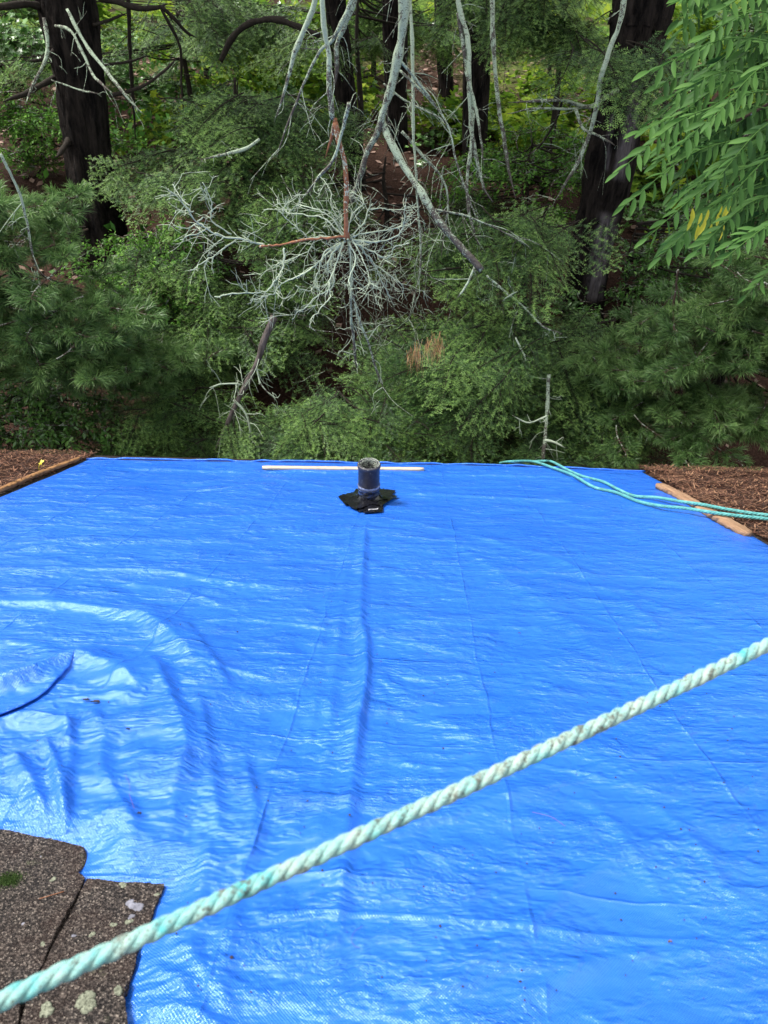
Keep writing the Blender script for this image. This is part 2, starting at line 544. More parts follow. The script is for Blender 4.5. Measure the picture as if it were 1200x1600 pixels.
M_DEBRIS = simple('dry_brown_scrap', (0.012, 0.008, 0.006), (0.05, 0.028, 0.018), 200, 0.8)
M_FIBRE = simple('violet_fibre', (0.08, 0.03, 0.30), (0.12, 0.05, 0.4), 30, 0.5)
M_PINKF = simple('pink_needle', (0.20, 0.07, 0.20), (0.28, 0.10, 0.26), 30, 0.5)


def pipe_mat():
    k = NT('vent_pipe_plastic')
    v = k.coord()
    n = k.noise(v, 45, 5, 0.7); n2 = k.noise(v, 140, 3, 0.7)
    base = k.ramp(n, [(0.3, (0.012, 0.011, 0.016)), (0.7, (0.045, 0.042, 0.054))])
    m = k.ramp(n2, [(0.62, (0, 0, 0)), (0.68, (1, 1, 1))])
    col = k.mix(k.math('MULTIPLY', m, k.ramp(n, [(0.45, (0, 0, 0)), (0.6, (1, 1, 1))])), base, (0.42, 0.42, 0.34))
    return k.set(color=col, rough=0.45, spec=0.5, normal=k.bump(n2, 0.5, 0.002))


M_PIPE = pipe_mat()


def wrap_mat():
    k = NT('shiny_blue_black_wrap')
    v = k.coord((1, 1, 2.5))
    n = k.noise(v, 22, 5, 0.7, 1.0)
    col = k.ramp(n, [(0.50, (0.006, 0.007, 0.012)), (0.60, (0.015, 0.04, 0.14)), (0.72, (0.22, 0.28, 0.42))])
    return k.set(color=col, rough=0.25, spec=0.6, normal=k.bump(n, 0.8, 0.006))


M_WRAP = wrap_mat()

# ------------------------------------------------------------------ ground
GX = [-200, 4.0, 4.6, 5.4, 6.2, 7.0, 8.0, 10, 14, 20, 30, 50, 85, 160]
GZ = [-5.4, -5.2, -5.0, -4.4, -3.75, -3.1, -2.45, -1.85, -1.45, -1.0, 0.3, 4.5, 15, 45]


def gz(x, y):
    x = np.asarray(x, float); y = np.asarray(y, float)
    z = np.interp(y, GX, GZ)
    a = np.clip((y - 4.5) / 3, 0, 1)
    return CZ + z + a * (0.22 * vnoise2(x * 0.5 + 40, y * 0.5 + 40, 3) + 0.07 * vnoise2(x * 2 + 90, y * 2 + 90, 4))


xs = np.concatenate([np.linspace(-140, -14, 30), np.linspace(-13, 13, 130), np.linspace(14, 140, 30)])
ys = np.concatenate([np.linspace(-60, 3.5, 16), np.linspace(4, 16, 90), np.linspace(16.5, 150, 60)])
XX, YY = np.meshgrid(xs, ys)
V = np.stack([XX, YY, gz(XX, YY)], -1).reshape(-1, 3)
nx = len(xs)
i = (np.arange(len(ys) - 1)[:, None] * nx + np.arange(nx - 1)[None, :]).ravel()
F = np.stack([i, i + 1, i + nx + 1, i + nx], -1)
part('ground', V, F, M_GROUND, None, smooth=True, kind='structure')

# fallen leaves over the bank
ac = Acc()
n = 11000
x = RNG.uniform(-9, 9, n); y = 5 + RNG.random(n) ** .8 * 17; z = gz(x, y) + 0.02
a = RNG.uniform(0, 6.28, n); r = RNG.uniform(0.025, 0.055, n) * (1 + (y - 5) * 0.06)
P = np.stack([x, y, z], -1)
d1 = np.stack([np.cos(a), np.sin(a), RNG.uniform(-.4, .4, n)], -1) * r[:, None]
d2 = np.stack([-np.sin(a), np.cos(a), RNG.uniform(-.4, .4, n)], -1) * r[:, None] * 0.6
V = np.stack([P - d1, P + d2, P + d1, P - d2], 1).reshape(-1, 3)
F = np.arange(4 * n).reshape(-1, 4)
ac.add(V, F, np.repeat(RNG.random(n), 4))
ac.part('leaf_litter', M_FLEAF, None, kind='stuff', label='fallen brown and pinkish leaves scattered over the wooded bank', cat='leaf litter')

# ------------------------------------------------------------------ house
HX0, HX1 = -5.2, 3.15
S_EAVE = 4.955
house = thing('house', (0, 2, CZ - 5.2), 'house whose low shingled roof fills the foreground under the blue tarp', 'house')


def slab(u0, u1, s0, s1, h0, h1):
    P = []
    for h in (h0, h1):
        for (u, s) in ((u0, s0), (u1, s0), (u1, s1), (u0, s1)):
            P.append(roofp(u, s, h))
    F = [(0, 3, 2, 1), (4, 5, 6, 7), (0, 1, 5, 4), (1, 2, 6, 5), (2, 3, 7, 6), (3, 0, 4, 7)]
    return np.array(P), np.array(F)


V, F = slab(HX0, HX1, -1.6, S_EAVE, -0.16, -0.010)
part('roof_deck', V, F, M_SHING, house)
# far side of the roof beyond the ridge, walls
rid = roofp(0, -1.6, -0.01); 
def boxw(x0, x1, y0, y1, z0, z1):
    P = np.array([[x, y, z] for z in (z0, z1) for (x, y) in ((x0, y0), (x1, y0), (x1, y1), (x0, y1))])
    F = np.array([(0, 3, 2, 1), (4, 5, 6, 7), (0, 1, 5, 4), (1, 2, 6, 5), (2, 3, 7, 6), (3, 0, 4, 7)])
    return P, F
ey = roofp(0, S_EAVE, 0)
V, F = boxw(HX0 + .3, HX1 - .3, -4.5, ey[1] - 0.45, CZ - 5.3, ey[2] - 0.02)
part('wall', V, F, M_SIDING, house)
V = np.array([[HX0, rid[1], rid[2]], [HX1, rid[1], rid[2]], [HX1, -5.0, rid[2] - 1.2], [HX0, -5.0, rid[2] - 1.2],
              [HX0, rid[1], rid[2] - .15], [HX1, rid[1], rid[2] - .15], [HX1, -5.0, rid[2] - 1.35], [HX0, -5.0, rid[2] - 1.35]])
part('rear_roof', V, np.array([(0, 1, 2, 3), (7, 6, 5, 4), (0, 4, 5, 1), (2, 6, 7, 3), (1, 5, 6, 2), (3, 7, 4, 0)]), M_SHING, house)
V, F = slab(HX0, HX1, S_EAVE + 0.003, S_EAVE + 0.025, -0.20, 0.0)
part('fascia', V, F, M_DARKTWIG, house)

# tarp outline on the roof
cFL = us(135, 722); cFR = us(1010, 741); cRN = us(1196, 850); cLN = us(0, 778)
def uL(s): return cFL[0] + (cLN[0] - cFL[0]) * (s - cFL[1]) / (cLN[1] - cFL[1])
def uR(s): return cFR[0] + (cRN[0] - cFR[0]) * (s - cFR[1]) / (cRN[1] - cFR[1])
print('tarp', cFL, cFR, cRN, cLN, 'eave', S_EAVE)

# regular shingle tabs outside the tarp (mostly under the needles)
tabs = 0
me_tab = None
tw, te = 0.305, 0.143
for r in range(0, 34):
    s0 = S_EAVE - (r + 1) * te
    for c in range(-18, 11):
        u0 = c * tw + (r % 2) * tw / 2
        if u0 < HX0 or u0 + tw > HX1: continue
        if s0 < -1.5: continue
        um = u0 + tw / 2
        if s0 < 1.35 and um < -0.6 and s0 > -1.5 and um > -1.9 and s0 > 0.45: continue
        if s0 > 0.2 and uL(s0) + 0.1 < um < uR(s0) - 0.1: continue
        if s0 <= 0.2: continue
        if tabs >= 296: break
        if me_tab is None:
            B = np.array([[-tw / 2 + .003, 0, 0], [tw / 2 - .003, 0, 0], [tw / 2 - .003, te + .02, 0], [-tw / 2 + .003, te + .02, 0]])
            Vt = np.vstack([B + [0, 0, -0.003], B + [0, 0, 0.004]])
            me_tab = mesh_np('shingle', Vt, [(0, 3, 2, 1), (4, 5, 6, 7), (0, 1, 5, 4), (1, 2, 6, 5), (2, 3, 7, 6), (3, 0, 4, 7)], M_SHING)
        o = obj('shingle', me_tab, house)
        p = roofp(um, s0, 0.0) - np.array(house.location)
        o.location = p
        o.rotation_euler = (-SLOPE - 0.02, 0, 0)
        tabs += 1

# ------------------------------------------------------------------ the tarp
def polydist(U, S, pts):
    """signed distance to polyline (u,s); positive on the left of its direction; and arclength fraction"""
    best = np.full(U.shape, 1e9); sgn = np.ones(U.shape); frac = np.zeros(U.shape)
    L = np.concatenate([[0], np.cumsum(np.linalg.norm(np.diff(pts, axis=0), axis=1))])
    for k in range(len(pts) - 1):
        a, b = pts[k], pts[k + 1]; d = b - a; l2 = d @ d + 1e-12
        t = np.clip(((U - a[0]) * d[0] + (S - a[1]) * d[1]) / l2, 0, 1)
        ex = U - (a[0] + t * d[0]); es = S - (a[1] + t * d[1])
        dd = np.hypot(ex, es)
        cr = d[0] * es - d[1] * ex
        m = dd < best
        best = np.where(m, dd, best); sgn = np.where(m, np.sign(cr), sgn)
        frac = np.where(m, (L[k] + t * math.sqrt(l2)) / L[-1], frac)
    return best * sgn, frac


# folds traced on the tarp: (picture polyline, height m, width on far/left side m, width on the other side m)
FOLDS = [
    # big loose folds at lower left; direction left->right: positive side = far (up the picture)
    ([(-150, 965), (0, 957), (80, 959), (150, 966), (225, 984), (262, 1010), (300, 1050), (330, 1075)], .030, .10, .030),
    ([(-150, 1130), (0, 1098), (60, 1080), (120, 1056), (165, 1070), (200, 1092), (225, 1112)], .042, .060, .035),
    ([(60, 1125), (100, 1120), (170, 1115), (232, 1118)], .016, .022, .020),
    ([(-120, 1185), (0, 1160), (50, 1150), (100, 1156), (112, 1176)], .024, .030, .025),
    ([(-80, 1030), (0, 1022), (70, 1030), (150, 1042), (200, 1070)], .012, .03, .03),
    ([(-60, 1232), (0, 1215), (50, 1200), (78, 1180)], .014, .02, .03),
    # downhill running folds: direction top->bottom : positive side = right of picture
    ([(232, 1040), (248, 1075), (266, 1115), (284, 1160), (292, 1200), (278, 1250), (270, 1330)], .030, .022, .10),
    ([(290, 985), (318, 1030), (345, 1070), (362, 1100)], .014, .014, .07),
    ([(150, 1130), (162, 1180), (160, 1220), (178, 1260), (205, 1300), (215, 1340)], .018, .02, .05),
    ([(110, 1150), (112, 1200), (108, 1250), (106, 1325)], .018, .012, .03),
    ([(70, 1178), (88, 1215), (98, 1260), (103, 1322)], .010, .010, .012),
    ([(20, 1200), (45, 1240), (70, 1290), (80, 1318)], .010, .015, .02),
    ([(380, 1190), (392, 1240), (400, 1300), (380, 1400)], .008, .012, .05),
    ([(310, 1110), (322, 1160), (330, 1230), (340, 1290), (350, 1340)], .009, .012, .04),
    # centre seam: two long ridges from the pipe down
    ([(572, 815), (566, 900), (564, 980), (572, 1050), (566, 1110), (556, 1180), (545, 1300), (530, 1440), (520, 1600)], .017, .014, .032),
    ([(572, 985), (574, 1030), (572, 1080), (560, 1150), (553, 1210)], .010, .010, .030),
    ([(552, 820), (541, 900), (530, 1000), (517, 1120), (500, 1280), (478, 1500), (470, 1600)], .005, .020, .030),
    ([(527, 830), (512, 940), (496, 1080), (470, 1260), (440, 1450), (425, 1600)], .002, .010, .012),
    ([(600, 900), (598, 980), (603, 1080), (600, 1200), (598, 1300), (585, 1500)], .0015, .008, .02),
    # lap hem near far edge
    ([(140, 733), (250, 736), (400, 741), (560, 744), (800, 748), (1000, 758)], .010, .03, .015),
    # tension folds at the pipe
    ([(625, 776), (700, 778), (800, 783), (900, 788)], .010, .02, .012),
    ([(610, 768), (700, 765), (820, 764), (950, 768)], .006, .02, .015),
    ([(525, 800), (430, 808), (300, 822), (150, 845), (0, 866)], .012, .05, .03),
    ([(530, 792), (420, 790), (280, 795), (120, 812), (0, 820)], .008, .05, .03),
    ([(520, 812), (400, 838), (260, 852), (100, 862), (-50, 880)], .008, .04, .025),
    ([(620, 815), (720, 840), (860, 880), (1000, 940), (1150, 1000)], .005, .03, .05),
    ([(0, 905), (120, 900), (250, 903), (360, 920), (500, 930)], .008, .03, .012),
    ([(180, 925), (260, 930), (320, 945), (350, 960)], .007, .02, .012),
    ([(290, 985), (360, 980), (430, 985), (520, 998)], .005, .02, .01),
    ([(260, 1052), (330, 1060), (400, 1070), (430, 1076)], .006, .015, .010),
    ([(380, 1070), (420, 1060), (470, 1055), (540, 1058)], .004, .01, .01),
    # packing creases on the right
    ([(600, 978), (680, 984), (780, 988), (900, 986), (1000, 986)], .006, .006, .006),
    ([(600, 1072), (660, 1068), (740, 1068), (830, 1073), (880, 1084)], .006, .006, .006),
    ([(560, 998), (600, 1010), (640, 1018), (700, 1020)], .006, .012, .008),
    ([(880, 960), (930, 975), (990, 990), (1080, 986), (1150, 980)], .004, .006, .006),
    ([(640, 1185), (700, 1192), (760, 1190)], .006, .005, .006),
    ([(620, 1205), (680, 1215), (740, 1216)], .006, .005, .006),
    ([(800, 1198), (850, 1206), (900, 1214), (950, 1226)], .008, .006, .006),
    ([(360, 1440), (480, 1448), (600, 1455), (720, 1462), (860, 1472), (1000, 1478), (1150, 1478)], .006, .006, .006),
    ([(900, 1060), (960, 1072), (1040, 1080), (1150, 1076)], .004, .01, .008),
    ([(880, 810), (1000, 815), (1080, 830), (1150, 850)], .004, .01, .008),
    ([(790, 800), (900, 806), (1000, 822)], .004, .008, .008),
    # fans at the bottom
    ([(200, 1560), (260, 1480), (310, 1400), (330, 1330)], .010, .02, .03),
    ([(205, 1580), (290, 1600), (360, 1640)], .008, .012, .012),
    ([(215, 1500), (280, 1550), (330, 1620)], .006, .008, .012),
    ([(230, 1450), (300, 1510), (370, 1610)], .006, .010, .012),
    ([(360, 1400), (365, 1470), (350, 1560), (350, 1620)], .006, .01, .015),
    ([(560, 1340), (700, 1290), (850, 1240), (930, 1245)], .006, .02, .03),
    ([(640, 1600), (780, 1500), (900, 1390), (990, 1330)], .006, .02, .03),
    ([(760, 1630), (880, 1540), (1000, 1500), (1130, 1490)], .005, .02, .02),
    ([(900, 1250), (960, 1300), (1010, 1370), (1060, 1450)], .006, .03, .02),
    ([(1000, 1250), (1080, 1320), (1140, 1400), (1200, 1420)], .006, .03, .02),
    ([(700, 850), (780, 900), (860, 960), (960, 1040), (1050, 1080)], .006, .05, .03),
    ([(820, 860), (900, 900), (980, 950), (1060, 1010)], .005, .04, .03),
    ([(700, 1040), (760, 1100), (860, 1150), (980, 1180)], .005, .03, .04),
]


def tarp_h(U, S):
    # hollows and hills
    h = 0.016 + 0.010 * fbm2(U * 1.6 + 3, S * 2.0 + 5, 11, 3)
    wu = U + 0.10 * vnoise2(U * 3, S * 3, 21); ws = S + 0.035 * fbm2(U * 5, S * 5, 22, 3)
    c0 = us(150, 1130)
    amp = (0.55 + 0.45 * vnoise2(U * 2.2 + 9, S * 2.2, 23)) * (1 - .92 * np.exp(-(((U - c0[0]) / .5) ** 2 + ((S - c0[1]) / .5) ** 2)))
    near = np.clip((S - 0.5) / 3.5, 0, 1)
    rg = 1 - np.abs(vnoise2(wu * 4.5, ws * 26 + 0.4 * wu, 31)) * 2
    rg2 = 1 - np.abs(vnoise2(wu * 10 + 7, ws * 46 - 1.5 * wu, 32)) * 2
    rg3 = 1 - np.abs(vnoise2(wu * 24 + 7 + ws * 8, ws * 70 + 2 * wu, 33)) * 2
    sm = vnoise2(wu * 3.2 + 5, ws * 13 + .8 * wu, 36)
    h = h + 0.0025 * sm * np.clip(amp, 0, 1) + (0.0022 * rg * np.clip(amp, 0, 1) ** 2 + 0.0012 * rg2 * np.clip(amp, 0, 1) ** 2) * (0.5 + 0.7 * near) + 0.0004 * rg3
    # diagonal soft folds
    h = h + 0.004 * (1 - np.abs(vnoise2((U + 0.8 * S) * 4.0, (S - 0.8 * U) * 1.2, 41)) * 2) * (0.5 + 0.5 * vnoise2(U * 1.5, S * 1.5 + 3, 42))
    # loose bag at lower left gets extra rumples
    c = us(150, 1130)
    g = np.exp(-(((U - c[0]) / 0.42) ** 2 + ((S - c[1]) / 0.42) ** 2))
    h = h + g * (0.020 + 0.010 * fbm2(U * 7, S * 10, 51, 3))
    for pts, A, wa, wb in FOLDS:
        if A <= .010: A = A * 1.5
        q = np.array([us(*p) for p in pts])
        q2 = catmull(np.c_[q, np.zeros(len(q))], max(8, len(q) * 4))[:, :2]
        lo = q2.min(0) - 3 * max(wa, wb); hi = q2.max(0) + 3 * max(wa, wb)
        m = (U > lo[0]) & (U < hi[0]) & (S > lo[1]) & (S < hi[1])
        if not m.any(): continue
        d, fr = polydist(U[m], S[m], q2)
        # make "positive" the far / right side of the picture
        w = np.where(d > 0, wa, wb) * (0.85 + 0.3 * vnoise2(U[m] * 9, S[m] * 9, 61))
        prof = 1 / (1 + (np.abs(d) / w * 1.2) ** 1.7) - 0.12
        prof = np.clip(prof, 0, 1)
        if A >= .012: prof = .25 * prof + .75 * np.clip(1 - np.abs(d) / (w * 2.0), 0, 1) ** 1.35
        taper = np.clip(np.minimum(fr, 1 - fr) * 7, 0, 1) ** 0.7
        h[m] += A * prof * taper * (0.8 + 0.3 * vnoise2(U[m] * 6 + A * 999, S[m] * 6, 62))
    # flat under the shingles at lower left
    for pts in ([(-400, 1250), (0, 1312), (130, 1335)], [(128, 1378), (257, 1390), (200, 1560), (205, 1640)]):
        q = np.array([us(*p) for p in pts])
        d, fr = polydist(U, S, q)
        f = np.clip(np.abs(d) / 0.07, 0.1, 1)
        h = h * f
    q0, q1 = us(130, 1380), us(255, 1390)
    e0, e1 = us(-260, 1250), us(118, 1334)
    sline = np.where(U < us(118, 1360)[0], e0[1] + (U - e0[0]) / (e1[0] - e0[0]) * (e1[1] - e0[1]), q0[1] + (U - q0[0]) / (q1[0] - q0[0]) * (q1[1] - q0[1]))
    inside = (U < q1[0] - 0.09 * (S - q1[1]) - .006) & (S < sline)
    h = np.where(inside, -0.002, h)
    # falls to the roof round the pipe and at its edges
    pu, ps = us(576, 788)
    h = h + 0.010 * np.exp(-(np.hypot(U - pu, S - ps) / 0.10) ** 2)
    return np.where(inside, -0.002, np.maximum(h, 0.0035))


NU, NS = 560, 620
S0, S1 = 0.42, None
tt = np.linspace(0, 1, NS)
s_far = lambda u: np.interp(u, [us(x, y)[0] for x, y in ((135, 719), (250, 721), (400, 723), (600, 726), (800, 730), (1010, 739))],
                            [us(x, y)[1] for x, y in ((135, 719), (250, 721), (400, 723), (600, 726), (800, 730), (1010, 739))])
tu = np.linspace(0, 1, NU)
TT, TU = np.meshgrid(tt, tu, indexing='ij')
sn = S0 + (4.45 - S0) * (0.42 * TT + 0.58 * TT ** 2)       # finer near
Un = uL(sn) + (uR(sn) - uL(sn)) * TU
Sf = s_far(Un)
Sg = S0 + (Sf - S0) * (0.42 * TT + 0.58 * TT ** 2)
Ug = uL(Sg) + (uR(Sg) - uL(Sg)) * TU
Ug = Ug + (0.012 * vnoise2(Sg * 4, Sg * 0 + 2, 71)) * (np.exp(-TU * 40) + np.exp(-(1 - TU) * 40))
Hg = tarp_h(Ug, Sg)
edge = np.minimum(np.minimum(TU, 1 - TU) * 40, (1 - TT) * 30)
Hg = np.where(edge < 1, 0.005 + (Hg - 0.005) * np.clip(edge, 0, 1) ** 0.6, Hg)
Pg = roofp(Ug, Sg, Hg)
V = Pg.reshape(-1, 3)
i = (np.arange(NS - 1)[:, None] * NU + np.arange(NU - 1)[None, :]).ravel()
F = np.stack([i, i + 1, i + NU + 1, i + NU], -1)
tarp_root = thing('tarp', roofp(0, 2.4, 0), 'bright blue plastic tarp stretched wrinkled over the roof', 'tarp')
to = part('sheet', V, F, M_TARP, tarp_root, smooth=True)
uvl = to.data.uv_layers.new(name='UVMap')
li = np.empty(len(to.data.loops), np.int32); to.data.loops.foreach_get('vertex_index', li)
uvv = np.stack([Ug.ravel(), Sg.ravel()], -1)[li]
uvl.data.foreach_set('uv', uvv.astype(np.float32).ravel())
# a pleat of the loose sheet overlapping itself at the left
q = np.array([us(*p) for p in [(-160, 1212), (-60, 1172), (0, 1147), (45, 1124), (84, 1100), (106, 1075), (122, 1054)]])
q = catmull(np.c_[q, np.zeros(len(q))], 90)[:, :2]
dq = np.gradient(q, axis=0); dq /= np.linalg.norm(dq, axis=1)[:, None]; nq = np.stack([-dq[:, 1], dq[:, 0]], -1)
tp = np.clip((1 - np.linspace(0, 1, 90)) * 5, 0, 1) ** .7
rows = []
for (off, hh) in ((.16, -.004), (.12, .0005), (.08, .004), (.045, .009), (.02, .014), (.004, .017), (-.003, .015), (-.004, .011), (.004, .008), (.02, .006), (.05, .002)):
    uu = q + nq * (off * .5 * (0.25 + .75 * tp[:, None])) + nq * (.004 * vnoise2(np.linspace(0, 14, 90), np.zeros(90) + off * 9, 91))[:, None]
    hb = tarp_h(uu[:, 0], uu[:, 1])
    rows.append(roofp(uu[:, 0], uu[:, 1], hb + hh * .55 * tp - .0015 * (1 - tp)))
G = np.stack(rows, 1); m = G.shape[1]
i = (np.arange(89)[:, None] * m + np.arange(m - 1)[None, :]).ravel()
Gu = np.stack([(P_ - FOOT) @ np.stack([_X, TR], 1) for P_ in G.reshape(-1, 3)])
fo_ = part('pleat', G.reshape(-1, 3), np.stack([i, i + 1, i + m + 1, i + m], -1), M_TARP, tarp_root, smooth=True)
def give_uv(o, uv):
    l_ = o.data.uv_layers.new(name='UVMap')
    ix = np.empty(len(o.data.loops), np.int32); o.data.loops.foreach_get('vertex_index', ix)
    l_.data.foreach_set('uv', np.asarray(uv)[ix].astype(np.float32).ravel())


give_uv(fo_, Gu)
# folded hem along the far and the right edge
for nm, path in (('hem', [(135, 719), (250, 721), (400, 723), (600, 726), (800, 730), (1008, 739)]),):
    q = np.array([us(*p) for p in path]); q = catmull(np.c_[q, np.zeros(len(q))], 160)
    P = roofp(q[:, 0], q[:, 1] + 0.004, 0.006 + 0.006 * (1 + vnoise2(q[:, 0] * 12, q[:, 0] * 0, 5)))
    Vh, Fh = tube(P, 0.007, 8)
    o = part(nm, Vh, Fh, M_TARP, tarp_root, smooth=True)
    give_uv(o, (Vh - FOOT) @ np.stack([_X, TR], 1))


def surf(px, py, off=0.0):
    u, s = us(px, py)
    h = tarp_h(np.array([[u]]), np.array([[s]]))[0, 0]
    return roofp(u, s, h + off)


# ------------------------------------------------------------------ near shingles over the tarp's lower left corner
def shingle_poly(pts, h0, h1, seed, cut=None):
    q = np.array([us(*p) for p in pts])
    r = np.random.default_rng(seed)
    out = []
    for k in range(len(q)):
        a, b = q[k], q[(k + 1) % len(q)]
        L = np.linalg.norm(b - a); m = max(2, int(L / 0.004))
        nrm = np.array([-(b - a)[1], (b - a)[0]]) / L
        for j in range(m):
            w = math.sin(math.pi * j / m) ** 0.5
            out.append(a + (b - a) * j / m + nrm * w * (r.normal() * 0.0007 + 0.002 * math.sin(j * 0.13 + seed)))
    out = np.array(out)
    bm = bmesh.new()
    vs = [bm.verts.new(roofp(p[0], p[1], h1 + 0.0) - np.array(house.location)) for p in out]
    f = bm.faces.new(vs)
    f.normal_update()
    if f.normal.dot(Vector(NR)) < 0: f.normal_flip()
    r2 = bmesh.ops.extrude_face_region(bm, geom=[f])
    for v in r2['geom']:
        if isinstance(v, bmesh.types.BMVert): v.co += Vector(NR) * (h1 - h0)
    # after extrusion: 'old' face was at h1 -> shift all down
    for v in bm.verts: v.co -= Vector(NR) * (h1 - h0)
    bmesh.ops.triangulate(bm, faces=bm.faces[:])
    bmesh.ops.recalc_face_normals(bm, faces=bm.faces[:])
    me = bpy.data.meshes.new('shingle'); bm.to_mesh(me); bm.free()
    me.materials.append(M_SHING)
    return obj('shingle', me, house)


shA = shingle_poly([(-260, 1236), (0, 1304), (60, 1316), (128, 1330), (122, 1350), (117, 1371), (133, 1379), (72, 1502), (42, 1562), (-260, 1580)], 0.003, 0.0115, 1)
shB = shingle_poly([(137, 1380), (200, 1386), (257, 1388), (240, 1432), (213, 1503), (199, 1560), (47, 1562), (76, 1502)], 0.003, 0.0095, 2)
shC = shingle_poly([(44, 1553), (120, 1548), (200, 1545), (196, 1575), (203, 1620), (225, 1720), (20, 1720), (34, 1620)], 0.0098, 0.0165, 3)
shD = shingle_poly([(-260, 1566), (-60, 1560), (40, 1555), (30, 1620), (14, 1720), (-260, 1720)], 0.0118, 0.0185, 4)
shE = shingle_poly([(-560, 1200), (-265, 1234), (-265, 1582), (-560, 1590)], 0.003, 0.0100, 5)
shF = shingle_poly([(-560, 1570), (-266, 1566), (-266, 1720), (-560, 1720)], 0.0118, 0.0180, 6)
shingle_poly([(-250, 1262), (0, 1318), (110, 1340), (130, 1392), (245, 1396), (190, 1560), (190, 1700), (-250, 1700)], -0.004, 0.0025, 9)
# curled broken corner of the upper shingle
ac = Acc()
p0, p1 = us(128, 1331), us(119, 1371)
n1, n2 = 10, 10
G = np.zeros((n1, n2, 3))
for a in range(n1):
    for b in range(n2):
        ta, tb = a / (n1 - 1), b / (n2 - 1)
        base = p0 * (1 - ta) + p1 * ta
        ang = tb * 2.3
        rr = 0.011 * math.sin(math.pi * (0.12 + 0.8 * ta))
        G[a, b] = roofp(base[0] + rr * math.sin(ang) * 1.25, base[1] - 0.1 * rr, 0.0115 - rr * (1 - math.cos(ang)) * 0.55)
i = (np.arange(n1 - 1)[:, None] * n2 + np.arange(n2 - 1)[None, :]).ravel()
part('curled_corner', G.reshape(-1, 3), np.stack([i, i + 1, i + n2 + 1, i + n2], -1), M_SHING, house, smooth=True)


def crust(px, py, rpx, mat, par, seed, flat=0.25, name='lichen'):
    r = np.random.default_rng(seed)
    u, s = us(px, py)
    rad = rpx / FPX * 1.0
    nr, na = 7, 34
    ph = r.uniform(0, 6.28, 5)
    V = [roofp(u, s, 0.0185 + rad * flat * 0.3)]; 
    for a in range(1, nr + 1):
        for b in range(na):
            th = 2 * math.pi * b / na
            k = 1 + 0.22 * math.sin(2 * th + ph[0]) + 0.12 * math.sin(3 * th + ph[3]) + r.uniform(-.16, .16)
            rr = rad * a / nr * k
            hh = 0.0185 + rad * flat * (0.35 * (1 - (a / nr) ** 3) + r.uniform(-.12, .12))
            if a == nr: hh = 0.006
            V.append(roofp(u + rr * math.cos(th), s + rr * math.sin(th), hh))
    F = [(0, 1 + b, 1 + (b + 1) % na) for b in range(na)]
    for a in range(nr - 1):
        for b in range(na):
            i0 = 1 + a * na + b; i1 = 1 + a * na + (b + 1) % na
            F += [(i0, i0 + na, i1 + na), (i0, i1 + na, i1)]
    V = np.array(V)
    low = {shB: -0.009, shA: -0.007}.get(par, 0)
    V = V + NR * low
    return part(name, V, F, mat, par, smooth=False)


crust(193, 1390, 8, M_LPATCH, shB, 1)
crust(178, 1453, 6, M_LPATCH, shB, 2)
crust(246, 1405, 5, M_LPATCH, shB, 3)
crust(134, 1577, 14, M_LPATCH, shC, 4)
crust(141, 1588, 12, M_LPATCH, shC, 5)
crust(186, 1564, 8, M_LPATCH, shC, 6)
crust(75, 1594, 12, M_LPATCH, shC, 7)
crust(214, 1424, 13, M_LWHITE, shB, 8, 0.05, 'stain')
crust(203, 1418, 8, M_LWHITE, shB, 9, 0.05, 'stain')
crust(206, 1440, 6, M_LWHITE, shB, 10, 0.05, 'stain')
crust(202, 1448, 7, M_LPATCH, shB, 11)
crust(116, 1470, 4, M_LWHITE, shB, 12, 0.1)
crust(145, 1468, 6, M_LPATCH, shB, 13)
crust(37, 1453, 3, M_LWHITE, shA, 14, 0.1)
crust(65, 1347, 2, M_LWHITE, shA, 15, 0.1)
crust(68, 1485, 5, M_LPATCH, shA, 16, 0.1)
crust(84, 1383, 6, M_LPATCH, shA, 17, 0.1)
# moss tuft
ac = Acc(); n = 1500
u0, s0 = us(16, 1384)
a = RNG.uniform(0, 6.28, n); r = np.abs(RNG.normal(0, 0.014, n))
b0 = roofp(u0 + r * np.cos(a), s0 + r * np.sin(a) * .8, np.full(n, 0.011))
dv = RNG.normal(0, 1, (n, 3)); dv[:, 2] = np.abs(dv[:, 2]) + 1.0; dv /= np.linalg.norm(dv, axis=1)[:, None]
tip = b0 + dv * (0.006 * np.clip(1.4 - r / 0.03, .2, 1))[:, None]
sd_ = np.cross(dv, RNG.normal(0, 1, (n, 3))); sd_ /= np.linalg.norm(sd_, axis=1)[:, None]
V = np.stack([b0 - sd_ * .0008, b0 + sd_ * .0008, tip], 1).reshape(-1, 3)
ac.add(V, np.arange(3 * n).reshape(-1, 3), np.repeat(RNG.random(n), 3))
ac.part('moss', M_MOSS, shA, kind='stuff')

